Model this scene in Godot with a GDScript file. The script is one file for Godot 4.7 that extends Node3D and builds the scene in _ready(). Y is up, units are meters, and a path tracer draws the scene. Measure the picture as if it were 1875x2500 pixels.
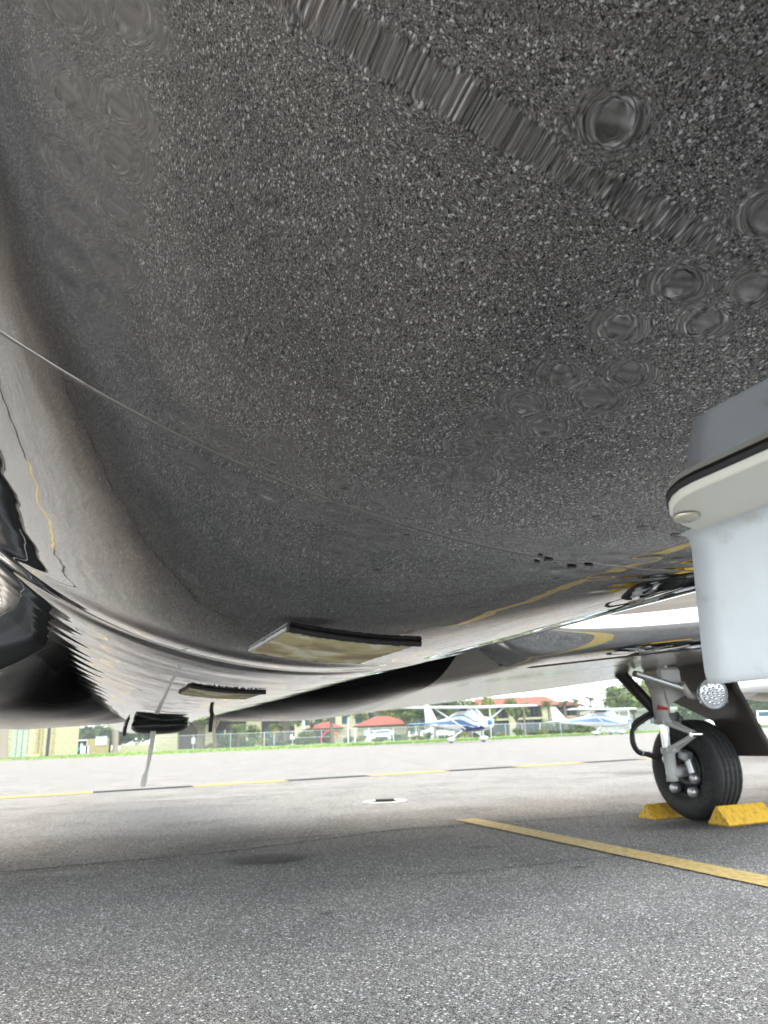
extends Node3D
# A polished-belly twin on an apron, seen from just under its belly; parked light aircraft and low buildings behind.

const YAW := 0.386
const KEEL := 0.41
var rng := RandomNumberGenerator.new()
var M := {}

# ---------------------------------------------------------------- helpers
func lin(r: float, g: float, b: float) -> Color:
	return Color(r, g, b).linear_to_srgb()

func mat(r: float, g: float, b: float, rough := 0.6, metal := 0.0, spec := 0.5) -> StandardMaterial3D:
	var m := StandardMaterial3D.new()
	m.albedo_color = lin(r, g, b)
	m.roughness = rough
	m.metallic = metal
	m.metallic_specular = spec
	return m

func noise_tex(kind: int, freq: float, size: int, ramp: Array, sd := 1, normal := false, octaves := 1) -> NoiseTexture2D:
	var n := FastNoiseLite.new()
	n.noise_type = kind
	n.frequency = freq
	n.seed = sd
	n.fractal_octaves = octaves
	n.fractal_type = FastNoiseLite.FRACTAL_FBM if octaves > 1 else FastNoiseLite.FRACTAL_NONE
	n.cellular_return_type = FastNoiseLite.RETURN_CELL_VALUE
	var t := NoiseTexture2D.new()
	t.width = size
	t.height = size
	t.seamless = true
	t.seamless_blend_skirt = 0.04
	t.noise = n
	t.as_normal_map = normal
	if ramp.size():
		var g := Gradient.new()
		g.offsets = PackedFloat32Array(ramp.map(func(x): return x[0]))
		g.colors = PackedColorArray(ramp.map(func(x): return lin(x[1], x[2], x[3])))
		t.color_ramp = g
	return t

func numbered(called: String, parent: Node) -> String:
	if not parent.has_node(NodePath(called)):
		return called
	var i := 1
	while parent.has_node(NodePath("%s_%03d" % [called, i])):
		i += 1
	return "%s_%03d" % [called, i]

func put(o: Node3D, called: String, parent: Node = self) -> Node3D:
	o.name = numbered(called, parent)
	parent.add_child(o, true)
	return o

func tag(o: Node3D, label: String, category: String, group := "") -> Node3D:
	o.set_meta("label", label)
	o.set_meta("category", category)
	if group:
		o.set_meta("group", group)
	return o

func thing(called: String, label: String, category: String, at := Vector3.ZERO, turn := 0.0, group := "") -> Node3D:
	var o := Node3D.new()
	put(o, called)
	o.position = at
	o.rotation.y = turn
	tag(o, label, category, group)
	return o

func mesh_of(st: SurfaceTool, m: Material) -> ArrayMesh:
	st.generate_normals()
	var a := st.commit()
	a.surface_set_material(0, m)
	return a

func inst(a: Mesh, called: String, parent: Node = self, m: Material = null) -> MeshInstance3D:
	var o := MeshInstance3D.new()
	o.mesh = a
	if m:
		o.material_override = m
	put(o, called, parent)
	return o

func obj(st: SurfaceTool, called: String, m: Material, parent: Node = self) -> MeshInstance3D:
	return inst(mesh_of(st, m), called, parent)

func struct(o: Node3D) -> Node3D:
	o.set_meta("kind", "structure")
	return o

func stuff(o: Node3D) -> Node3D:
	o.set_meta("kind", "stuff")
	return o

func begin(smooth := true) -> SurfaceTool:
	var st := SurfaceTool.new()
	st.begin(Mesh.PRIMITIVE_TRIANGLES)
	st.set_smooth_group(0 if smooth else -1)
	return st

func tri(st: SurfaceTool, a: Vector3, b: Vector3, c: Vector3) -> void:
	st.add_vertex(a)
	st.add_vertex(b)
	st.add_vertex(c)

func quad(st: SurfaceTool, a: Vector3, b: Vector3, c: Vector3, d: Vector3) -> void:
	tri(st, a, b, c)
	tri(st, a, c, d)

# convex-ish prism: polygon p (any plane), pushed along v
func prism(st: SurfaceTool, p: PackedVector3Array, v: Vector3) -> void:
	st.set_smooth_group(-1)
	var n := p.size()
	var nrm := Vector3.ZERO
	for i in n:
		nrm += p[i].cross(p[(i + 1) % n])
	var q := p.duplicate()
	if nrm.dot(v) < 0:
		q.reverse()
	for i in n:
		var a := q[i]
		var b := q[(i + 1) % n]
		quad(st, a, a + v, b + v, b)
	var flat := PackedVector2Array()
	var u := (q[1] - q[0]).normalized()
	var w := nrm.normalized().cross(u)
	for x in q:
		flat.append(Vector2((x - q[0]).dot(u), (x - q[0]).dot(w)))
	var t := Geometry2D.triangulate_polygon(flat)
	for i in range(0, t.size(), 3):
		var a := q[t[i]]
		var b := q[t[i + 1]]
		var c := q[t[i + 2]]
		if (b - a).cross(c - a).dot(v) > 0:
			tri(st, a, b, c)
			tri(st, a + v, c + v, b + v)
		else:
			tri(st, a, c, b)
			tri(st, a + v, b + v, c + v)

# a box with chamfered edges
func box(st: SurfaceTool, c: Vector3, s: Vector3, ch := 0.0, bas := Basis()) -> void:
	st.set_smooth_group(-1)
	var h := s * 0.5
	if ch <= 0.0:
		ch = minf(h.x, minf(h.y, h.z)) * 0.06
	var ax := [Vector3.RIGHT, Vector3.UP, Vector3.BACK]
	for i in 3:
		for sg in [-1.0, 1.0]:
			var n: Vector3 = ax[i] * sg
			var u: Vector3 = ax[(i + 1) % 3]
			var v: Vector3 = ax[(i + 2) % 3]
			var hu: float = h[(i + 1) % 3]
			var hv: float = h[(i + 2) % 3]
			var f: Vector3 = n * h[i]
			var q := [f + u * (hu - ch) + v * (hv - ch), f - u * (hu - ch) + v * (hv - ch), f - u * (hu - ch) - v * (hv - ch), f + u * (hu - ch) - v * (hv - ch)]
			if sg > 0:
				q.reverse()
			quad(st, c + bas * q[0], c + bas * q[1], c + bas * q[2], c + bas * q[3])
	for i in 3:
		var w: Vector3 = ax[i]
		var j := (i + 1) % 3
		var k := (i + 2) % 3
		for sj in [-1.0, 1.0]:
			for sk in [-1.0, 1.0]:
				var p0: Vector3 = ax[j] * sj * h[j] + ax[k] * sk * (h[k] - ch)
				var p1: Vector3 = ax[j] * sj * (h[j] - ch) + ax[k] * sk * h[k]
				var e: Vector3 = w * (h[i] - ch)
				if sj * sk > 0:
					quad(st, c + bas * (p0 + e), c + bas * (p1 + e), c + bas * (p1 - e), c + bas * (p0 - e))
				else:
					quad(st, c + bas * (p0 - e), c + bas * (p1 - e), c + bas * (p1 + e), c + bas * (p0 + e))
	for sx in [-1.0, 1.0]:
		for sy in [-1.0, 1.0]:
			for sz in [-1.0, 1.0]:
				var a := Vector3(sx * h.x, sy * (h.y - ch), sz * (h.z - ch))
				var b := Vector3(sx * (h.x - ch), sy * h.y, sz * (h.z - ch))
				var d := Vector3(sx * (h.x - ch), sy * (h.y - ch), sz * h.z)
				if sx * sy * sz > 0:
					tri(st, c + bas * a, c + bas * d, c + bas * b)
				else:
					tri(st, c + bas * a, c + bas * b, c + bas * d)

# rings of points joined by quads; rings closed on themselves
func loft(st: SurfaceTool, rings: Array, cap := true, closed := true) -> void:
	st.set_smooth_group(0)
	var n: int = rings[0].size()
	for i in rings.size() - 1:
		var a: PackedVector3Array = rings[i]
		var b: PackedVector3Array = rings[i + 1]
		for j in (n if closed else n - 1):
			var k := (j + 1) % n
			quad(st, a[j], a[k], b[k], b[j])
	if cap:
		for e in [0, rings.size() - 1]:
			st.set_smooth_group(1 if e == 0 else 2)
			var r: PackedVector3Array = rings[e]
			var m := Vector3.ZERO
			for x in r:
				m += x
			m /= n
			for j in n:
				if e == 0:
					tri(st, m, r[(j + 1) % n], r[j])
				else:
					tri(st, m, r[j], r[(j + 1) % n])

func circle(c: Vector3, axis: Vector3, r: float, n := 12, squash := 1.0) -> PackedVector3Array:
	var z := axis.normalized()
	var u := z.cross(Vector3.UP if absf(z.y) < 0.9 else Vector3.RIGHT).normalized()
	var v := z.cross(u)
	var out := PackedVector3Array()
	for i in n:
		var t := TAU * i / n
		out.append(c + u * cos(t) * r + v * sin(t) * r * squash)
	return out

func tube(st: SurfaceTool, pts: Array, radii: Array, n := 12) -> void:
	var rings := []
	for i in pts.size():
		var d: Vector3
		if i == 0:
			d = pts[1] - pts[0]
		elif i == pts.size() - 1:
			d = pts[i] - pts[i - 1]
		else:
			d = (pts[i + 1] - pts[i]).normalized() + (pts[i] - pts[i - 1]).normalized()
		rings.append(circle(pts[i], d, radii[i] if radii.size() > 1 else radii[0], n))
	loft(st, rings)

func curve_pts(p: Array, n: int) -> Array:
	var c := Curve3D.new()
	for i in p.size():
		var t := Vector3.ZERO
		if i > 0 and i < p.size() - 1:
			t = (p[i + 1] - p[i - 1]) / 6.0
		c.add_point(p[i], -t, t)
	var out := []
	var l := c.get_baked_length()
	for i in n + 1:
		out.append(c.sample_baked(l * i / n, true))
	return out

# profile of (radius, along) spun about axis through c
func lathe(st: SurfaceTool, c: Vector3, axis: Vector3, prof: Array, n := 24, cap := false) -> void:
	var rings := []
	for p in prof:
		rings.append(circle(c + axis.normalized() * p[1], axis, maxf(p[0], 0.0004), n))
	loft(st, rings, cap)

func grid_mesh(pts: PackedVector3Array, nrm: PackedVector3Array, w: int, h: int, m: Material, flip := false) -> ArrayMesh:
	var idx := PackedInt32Array()
	idx.resize((w - 1) * (h - 1) * 6)
	var k := 0
	for i in h - 1:
		for j in w - 1:
			var a := i * w + j
			var b := a + 1
			var c := a + w + 1
			var d := a + w
			if flip:
				idx[k] = a; idx[k + 1] = d; idx[k + 2] = c; idx[k + 3] = a; idx[k + 4] = c; idx[k + 5] = b
			else:
				idx[k] = a; idx[k + 1] = b; idx[k + 2] = c; idx[k + 3] = a; idx[k + 4] = c; idx[k + 5] = d
			k += 6
	var ar := []
	ar.resize(Mesh.ARRAY_MAX)
	ar[Mesh.ARRAY_VERTEX] = pts
	ar[Mesh.ARRAY_NORMAL] = nrm
	ar[Mesh.ARRAY_INDEX] = idx
	var a := ArrayMesh.new()
	a.add_surface_from_arrays(Mesh.PRIMITIVE_TRIANGLES, ar)
	a.surface_set_material(0, m)
	return a

# normals of a w x h grid from its neighbours; front faces clockwise
func grid_normals(pts: PackedVector3Array, w: int, h: int, flip := false) -> PackedVector3Array:
	var out := PackedVector3Array()
	out.resize(pts.size())
	for i in h:
		var i0 := maxi(i - 1, 0) * w
		var i1 := mini(i + 1, h - 1) * w
		for j in w:
			var a := pts[i * w + mini(j + 1, w - 1)] - pts[i * w + maxi(j - 1, 0)]
			var b := pts[i1 + j] - pts[i0 + j]
			var n := b.cross(a).normalized()
			out[i * w + j] = -n if flip else n
	return out

# ---------------------------------------------------------------- start
func _ready() -> void:
	rng.seed = 7
	set_view()
	make_materials()
	make_ground()
	make_aircraft()
	make_chocks()
	make_background()

func set_view() -> void:
	var cam := Camera3D.new()
	cam.name = "camera"
	var p := deg_to_rad(17.2)
	var r := deg_to_rad(2.3)
	var f := Vector3(0, sin(p), -cos(p))
	var u0 := Vector3(0, cos(p), sin(p))
	var rt := Vector3.RIGHT * cos(r) - u0 * sin(r)
	var up := u0 * cos(r) + Vector3.RIGHT * sin(r)
	cam.transform = Transform3D(Basis(rt, up, -f), Vector3(0, 0.45, 0))
	cam.near = 0.02
	cam.far = 3000.0
	var at := CameraAttributesPhysical.new()
	at.frustum_focal_length = 12.0 / tan(deg_to_rad(35.0))
	at.frustum_focus_distance = 0.75
	at.exposure_aperture = 10.0
	at.frustum_near = 0.02
	at.frustum_far = 3000.0
	cam.attributes = at
	cam.fov = 70.0
	add_child(cam)
	cam.current = true

	var sky_m := ProceduralSkyMaterial.new()
	sky_m.sky_top_color = lin(0.66, 0.71, 0.76)
	sky_m.sky_horizon_color = lin(0.5, 0.55, 0.575)
	sky_m.sky_curve = 0.42
	sky_m.sky_energy_multiplier = 1.35
	sky_m.ground_bottom_color = lin(0.2, 0.2, 0.2)
	sky_m.ground_horizon_color = lin(0.5, 0.5, 0.5)
	sky_m.sun_angle_max = 30.0
	var cl := FastNoiseLite.new()
	cl.noise_type = FastNoiseLite.TYPE_SIMPLEX_SMOOTH
	cl.frequency = 0.012
	cl.fractal_octaves = 5
	cl.seed = 5
	var ct := NoiseTexture2D.new()
	ct.width = 1024
	ct.height = 512
	ct.seamless = true
	ct.noise = cl
	var cg := Gradient.new()
	cg.offsets = PackedFloat32Array([0.35, 0.75])
	cg.colors = PackedColorArray([Color(1, 1, 1, 0.0), Color(1, 1, 1, 0.5)])
	ct.color_ramp = cg
	sky_m.sky_cover = ct
	sky_m.sky_cover_modulate = Color(0.22, 0.22, 0.22)
	var sky := Sky.new()
	sky.sky_material = sky_m
	var e := Environment.new()
	e.background_mode = Environment.BG_SKY
	e.sky = sky
	e.background_energy_multiplier = 1.0
	e.tonemap_mode = Environment.TONE_MAPPER_LINEAR
	e.tonemap_exposure = 4.75
	e.sdfgi_enabled = true
	e.ssao_enabled = true
	e.ssil_enabled = true
	e.fog_enabled = true
	e.fog_density = 0.0005
	e.fog_light_color = lin(0.85, 0.92, 0.96)
	var w := WorldEnvironment.new()
	w.name = "world"
	w.environment = e
	add_child(w)

	var sun := DirectionalLight3D.new()
	sun.name = "sun"
	sun.light_energy = 0.2
	sun.light_color = Color(1.0, 0.96, 0.9)
	sun.light_angular_distance = 60.0
	sun.shadow_enabled = true
	add_child(sun)
	sun.look_at_from_position(Vector3(-4, 9, -5), Vector3.ZERO, Vector3.UP)

# asphalt print: fine binder and grit, with larger pale, dark and rusty stones strewn over it
func asphalt_texture() -> ImageTexture:
	var n := 2048
	var layers := []
	for q in [[0.25, 3, 22.0], [0.11, 8, 14.0]]:
		var f := FastNoiseLite.new()
		f.noise_type = FastNoiseLite.TYPE_CELLULAR
		f.cellular_return_type = FastNoiseLite.RETURN_CELL_VALUE
		f.cellular_distance_function = FastNoiseLite.DISTANCE_EUCLIDEAN
		f.fractal_type = FastNoiseLite.FRACTAL_NONE
		f.frequency = q[0]
		f.seed = q[1]
		f.domain_warp_enabled = true
		f.domain_warp_type = FastNoiseLite.DOMAIN_WARP_SIMPLEX
		f.domain_warp_frequency = 0.06
		f.domain_warp_amplitude = q[2] * 0.35
		f.domain_warp_fractal_type = FastNoiseLite.DOMAIN_WARP_FRACTAL_NONE
		layers.append(f.get_seamless_image(n, n, false, false, 0.03, true).get_data())
	var ramp := Gradient.new()
	ramp.offsets = PackedFloat32Array([0.0, 0.2, 0.45, 0.7, 0.86, 0.94, 1.0])
	ramp.colors = PackedColorArray([lin(0.03, 0.029, 0.028), lin(0.095, 0.091, 0.088), lin(0.2, 0.192, 0.185), lin(0.29, 0.278, 0.268), lin(0.42, 0.403, 0.386), lin(0.65, 0.64, 0.62), lin(0.9, 0.9, 0.89)])
	var lut := PackedByteArray()
	for k in 256:
		var c := ramp.sample(k / 255.0)
		lut.append_array([c.r8, c.g8, c.b8])
	# coarse stones: only the ends of the range show
	var big := {}
	for k in 256:
		if k > 247:
			big[k] = lin(0.93, 0.93, 0.92)
		elif k > 241:
			big[k] = lin(0.55, 0.54, 0.52)
		elif k > 232:
			big[k] = lin(0.33, 0.29, 0.26)
		elif k < 5:
			big[k] = lin(0.04, 0.038, 0.037)
		elif k < 15:
			big[k] = lin(0.11, 0.105, 0.1)
		elif k == 121:
			big[k] = lin(0.3, 0.22, 0.16)
	var bl := PackedByteArray()
	bl.resize(256)
	var bc := PackedByteArray()
	bc.resize(768)
	for k in big:
		bl[k] = 1
		bc[k * 3] = big[k].r8
		bc[k * 3 + 1] = big[k].g8
		bc[k * 3 + 2] = big[k].b8
	var fine: PackedByteArray = layers[0]
	var coarse: PackedByteArray = layers[1]
	var out := PackedByteArray()
	out.resize(n * n * 3)
	var o := 0
	for i in n * n:
		var v := coarse[i]
		if bl[v]:
			v *= 3
			out[o] = bc[v]
			out[o + 1] = bc[v + 1]
			out[o + 2] = bc[v + 2]
		else:
			v = fine[i] * 3
			out[o] = lut[v]
			out[o + 1] = lut[v + 1]
			out[o + 2] = lut[v + 2]
		o += 3
	return ImageTexture.create_from_image(Image.create_from_data(n, n, false, Image.FORMAT_RGB8, out))

func make_materials() -> void:
	# asphalt: stones of a few millimetres in dark binder
	var stones := asphalt_texture()
	var wear := noise_tex(FastNoiseLite.TYPE_SIMPLEX_SMOOTH, 0.012, 1024, [[0.2, 0.8, 0.8, 0.805], [0.45, 0.92, 0.915, 0.91], [0.62, 0.97, 0.965, 0.96], [0.8, 1.0, 0.985, 0.97]], 9, false, 5)
	var hn := FastNoiseLite.new()
	hn.noise_type = FastNoiseLite.TYPE_CELLULAR
	hn.frequency = 0.19
	hn.seed = 3
	hn.cellular_return_type = FastNoiseLite.RETURN_DISTANCE
	var ht := NoiseTexture2D.new()
	ht.width = 2048
	ht.height = 2048
	ht.seamless = true
	ht.seamless_blend_skirt = 0.04
	ht.noise = hn
	var a := mat(1, 1, 1, 0.85, 0.0, 0.25)
	a.albedo_texture = stones
	a.uv1_scale = Vector3(1.1, 1.1, 1.1)
	a.detail_enabled = true
	a.detail_blend_mode = BaseMaterial3D.BLEND_MODE_MUL
	a.detail_uv_layer = BaseMaterial3D.DETAIL_UV_2
	a.detail_albedo = wear
	a.uv2_scale = Vector3(0.11, 0.11, 0.11)
	a.heightmap_enabled = true
	a.heightmap_texture = ht
	a.heightmap_flip_texture = true
	a.heightmap_scale = 0.12
	M.asphalt = a
	var paint := noise_tex(FastNoiseLite.TYPE_SIMPLEX_SMOOTH, 0.02, 1024, [[0.0, 0.3, 0.23, 0.11], [0.3, 0.5, 0.36, 0.13], [0.6, 0.62, 0.45, 0.17], [1.0, 0.7, 0.53, 0.22]], 21, false, 5)
	var y := mat(1, 1, 1, 0.7)
	y.albedo_texture = paint
	y.uv1_scale = Vector3(1.3, 1.3, 1.3)
	y.heightmap_enabled = true
	y.heightmap_texture = ht
	y.heightmap_flip_texture = true
	y.heightmap_scale = 0.08
	M.yellow_paint = y
	M.taxi_yellow = mat(0.5, 0.36, 0.12, 0.85, 0.0, 0.15)
	M.black_paint = mat(0.045, 0.05, 0.06, 0.9, 0.0, 0.1)
	M.white_paint = mat(0.75, 0.74, 0.68, 0.7)
	M.crack = mat(0.035, 0.033, 0.03, 0.9)
	# aircraft
	M.skin = mat(0.23, 0.225, 0.221, 0.015, 1.0)
	M.edge = mat(0.46, 0.475, 0.485, 0.02, 1.0)
	var gl := mat(0.008, 0.008, 0.009, 0.06, 0.0, 0.2)
	gl.metallic_specular = 0.07
	gl.roughness = 0.1
	M.gloss_black = gl
	M.gloss_dark = mat(0.035, 0.035, 0.036, 0.12, 0.0, 0.25)
	var gp := mat(0.30, 0.28, 0.26, 0.12, 0.0, 0.4)
	M.gloss_grey = gp
	M.sealant = mat(0.012, 0.012, 0.012, 0.5)
	M.pale_sealant = mat(0.45, 0.45, 0.44, 0.8)
	var fib := mat(1, 1, 1, 0.55)
	fib.albedo_texture = noise_tex(FastNoiseLite.TYPE_SIMPLEX_SMOOTH, 0.006, 512, [[0.2, 0.34, 0.25, 0.14], [0.42, 0.5, 0.44, 0.22], [0.6, 0.58, 0.53, 0.29], [0.78, 0.78, 0.75, 0.62]], 31, false, 4)
	fib.uv1_triplanar = true
	fib.uv1_scale = Vector3(3.5, 3.5, 3.5)
	M.fibre = fib
	var wp := mat(1, 1, 1, 0.35)
	wp.albedo_texture = noise_tex(FastNoiseLite.TYPE_SIMPLEX_SMOOTH, 0.008, 512, [[0.1, 0.5, 0.51, 0.5], [0.28, 0.6, 0.64, 0.67], [1.0, 0.64, 0.68, 0.71]], 41, false, 5)
	wp.uv1_triplanar = true
	wp.uv1_scale = Vector3(5, 5, 5)
	M.blade_white = wp
	M.flange_white = mat(0.78, 0.77, 0.68, 0.4)
	M.screw = mat(0.55, 0.52, 0.42, 0.35, 0.7)
	M.alloy = mat(0.52, 0.53, 0.54, 0.32, 0.75)
	M.gear_paint = mat(0.55, 0.55, 0.54, 0.35)
	M.chrome = mat(0.85, 0.86, 0.88, 0.06, 1.0)
	M.dark_metal = mat(0.06, 0.06, 0.06, 0.45, 0.5)
	var rub := mat(1, 1, 1, 0.66)
	rub.albedo_texture = noise_tex(FastNoiseLite.TYPE_SIMPLEX_SMOOTH, 0.02, 512, [[0.2, 0.011, 0.012, 0.013], [0.55, 0.018, 0.018, 0.019], [0.85, 0.045, 0.042, 0.038]], 81, false, 5)
	rub.uv1_triplanar = true
	rub.uv1_scale = Vector3(4, 4, 4)
	M.rubber = rub
	M.hose = mat(0.012, 0.012, 0.013, 0.45)
	M.door = mat(0.06, 0.053, 0.047, 0.22)
	M.red = mat(0.5, 0.02, 0.02, 0.5)
	M.lamp_lens = mat(0.75, 0.78, 0.82, 0.12, 0.6)
	M.lamp_back = mat(0.5, 0.52, 0.55, 0.25, 0.6)
	var ck := mat(1, 1, 1, 0.55)
	ck.albedo_texture = noise_tex(FastNoiseLite.TYPE_SIMPLEX_SMOOTH, 0.02, 512, [[0.12, 0.3, 0.16, 0.03], [0.35, 0.62, 0.36, 0.025], [1.0, 0.74, 0.46, 0.03]], 51, false, 5)
	ck.uv1_triplanar = true
	ck.uv1_scale = Vector3(3, 3, 3)
	M.chock = ck

# ---------------------------------------------------------------- ground
func sheet(called: String, pts: Array, y: float, m: Material) -> MeshInstance3D:
	var st := begin(false)
	var flat := PackedVector2Array()
	for p in pts:
		flat.append(Vector2(p[0], p[1]))
	var t := Geometry2D.triangulate_polygon(flat)
	for i in range(0, t.size(), 3):
		var q := [flat[t[i]], flat[t[i + 1]], flat[t[i + 2]]]
		if (q[1] - q[0]).cross(q[2] - q[0]) < 0:
			q.reverse()
		for v in q:
			st.set_normal(Vector3.UP)
			st.set_uv(v)
			st.set_uv2(v)
			st.add_vertex(Vector3(v.x, y, v.y))
	var a := st.commit()
	a.surface_set_material(0, m)
	return struct(inst(a, called)) as MeshInstance3D

func strip(a: Vector2, b: Vector2, w: float) -> Array:
	var n := (b - a).normalized().orthogonal() * w * 0.5
	return [[a.x + n.x, a.y + n.y], [b.x + n.x, b.y + n.y], [b.x - n.x, b.y - n.y], [a.x - n.x, a.y - n.y]]

func crack(called: String, pts: Array, w: float, y: float, m: Material, wob := 0.012) -> void:
	var left := []
	var right := []
	for i in pts.size() - 1:
		var a: Vector2 = pts[i]
		var b: Vector2 = pts[i + 1]
		var n := int(a.distance_to(b) / 0.05) + 1
		for k in (n + (1 if i == pts.size() - 2 else 0)):
			var p := a.lerp(b, float(k) / n)
			var o := (b - a).normalized().orthogonal()
			p += o * rng.randf_range(-wob, wob)
			var h := w * rng.randf_range(0.25, 0.7)
			left.append([p.x + o.x * h, p.y + o.y * h])
			right.append([p.x - o.x * h, p.y - o.y * h])
	right.reverse()
	sheet(called, left + right, y, m)

func make_ground() -> void:
	sheet("apron", [[-900, -900], [900, -900], [900, 900], [-900, 900]], 0.0, M.asphalt)
	sheet("yellow_parking_line", strip(Vector2(0.385, -4.42), Vector2(2.2, 0.75), 0.125), 0.004, M.yellow_paint)
	# taxi line: yellow dashes with black between them
	var a := Vector2(-2.37, -9.11)
	var b := Vector2(-1.30, -9.57)
	var dir := (b - a).normalized()
	var start := a - dir * 2.22 * 6
	for k in 12:
		var s := start + dir * 2.22 * k
		sheet("yellow_dash", strip(s, s + dir * 1.13, 0.3), 0.004, M.taxi_yellow)
		sheet("black_dash", strip(s + dir * 1.13, s + dir * 2.22, 0.3), 0.004, M.black_paint)
	# paving joint and hair cracks
	crack("pavement_crack", [Vector2(-2.6, -2.75), Vector2(-1.58, -3.18), Vector2(-0.74, -3.5), Vector2(0.07, -4.1), Vector2(1.43, -4.36), Vector2(4.0, -5.4)], 0.016, 0.003, M.crack)
	crack("pavement_crack", [Vector2(-0.9, -3.75), Vector2(-0.3, -3.95), Vector2(0.3, -4.1)], 0.01, 0.003, M.crack)
	crack("pavement_crack", [Vector2(1.6, -3.1), Vector2(0.9, -3.0), Vector2(0.2, -2.75), Vector2(-0.3, -2.8)], 0.006, 0.003, M.crack)
	crack("pavement_crack", [Vector2(-5.0, -6.2), Vector2(-2.0, -6.9), Vector2(1.2, -7.4), Vector2(4.0, -8.6)], 0.012, 0.003, M.crack)
	crack("pavement_crack", [Vector2(-8.0, -15.0), Vector2(0.0, -17.5), Vector2(9.0, -19.5)], 0.03, 0.003, M.crack)
	# tie-down point: white ring, dark recess
	var st := begin(false)
	var c := Vector3(-0.08, 0.004, -5.86)
	for i in 40:
		var t0 := TAU * i / 40
		var t1 := TAU * (i + 1) / 40
		quad(st, c + Vector3(cos(t0), 0, sin(t0)) * 0.165, c + Vector3(cos(t1), 0, sin(t1)) * 0.165, c + Vector3(cos(t1), 0, sin(t1)) * 0.105, c + Vector3(cos(t0), 0, sin(t0)) * 0.105)
	var ring := thing("tie_down_point", "white painted ring round a dark tie-down cup in the apron", "tie-down", Vector3.ZERO)
	obj(st, "painted_ring", M.white_paint, ring)
	st = begin()
	lathe(st, c - Vector3(0, 0.001, 0), Vector3.UP, [[0.0, 0.0], [0.103, 0.0]], 32)
	obj(st, "cup", M.crack, ring)
	st = begin()
	tube(st, [c + Vector3(-0.07, 0.008, 0), c + Vector3(0.07, 0.008, 0)], [0.008], 8)
	obj(st, "tie_bar", M.dark_metal, ring)
	# stains with soft edges
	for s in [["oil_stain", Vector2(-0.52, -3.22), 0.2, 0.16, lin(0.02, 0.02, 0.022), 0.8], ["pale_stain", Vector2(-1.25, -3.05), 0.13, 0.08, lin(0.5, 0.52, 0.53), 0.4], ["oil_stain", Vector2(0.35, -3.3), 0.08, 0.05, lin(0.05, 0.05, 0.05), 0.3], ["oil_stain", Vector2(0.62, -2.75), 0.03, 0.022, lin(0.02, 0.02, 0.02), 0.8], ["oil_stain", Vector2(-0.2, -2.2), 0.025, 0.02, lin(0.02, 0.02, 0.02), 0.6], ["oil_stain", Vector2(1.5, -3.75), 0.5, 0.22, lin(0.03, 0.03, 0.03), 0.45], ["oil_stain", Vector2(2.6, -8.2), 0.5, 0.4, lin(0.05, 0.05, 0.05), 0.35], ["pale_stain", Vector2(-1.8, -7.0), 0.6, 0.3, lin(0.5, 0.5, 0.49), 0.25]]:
		var g := GradientTexture2D.new()
		g.width = 128
		g.height = 128
		g.fill = GradientTexture2D.FILL_RADIAL
		g.fill_from = Vector2(0.5, 0.5)
		g.fill_to = Vector2(1.0, 0.5)
		var gr := Gradient.new()
		var col: Color = s[4]
		gr.offsets = PackedFloat32Array([0.0, 0.5, 0.98])
		gr.colors = PackedColorArray([Color(col, s[5]), Color(col, s[5] * 0.75), Color(col, 0.0)])
		g.gradient = gr
		var m := StandardMaterial3D.new()
		m.albedo_texture = g
		m.transparency = BaseMaterial3D.TRANSPARENCY_ALPHA
		m.roughness = 0.7
		var q := begin(false)
		var ce: Vector2 = s[1]
		var pts := []
		for k in 4:
			var ux := [0, 1, 1, 0][k] as float
			var uy := [0, 0, 1, 1][k] as float
			pts.append([Vector2(ux, uy), Vector3(ce.x + (ux - 0.5) * 2 * s[2], 0.006, ce.y + (uy - 0.5) * 2 * s[3])])
		for k in [0, 1, 2, 0, 2, 3]:
			q.set_normal(Vector3.UP)
			q.set_uv(pts[k][0])
			q.add_vertex(pts[k][1])
		var am := q.commit()
		am.surface_set_material(0, m)
		struct(inst(am, s[0]))

# ---------------------------------------------------------------- the aircraft
func belly_y(x: float, half: float, h: float, y0: float) -> float:
	var t := clampf(absf(x) / half, 0.0, 1.0)
	return y0 + h * (1.0 - pow(maxf(1.0 - pow(t, 2.064), 0.0), 1.0 / 2.064))

func cosine(t: float) -> float:
	return 0.5 + 0.5 * cos(PI * minf(absf(t), 1.0))

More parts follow.
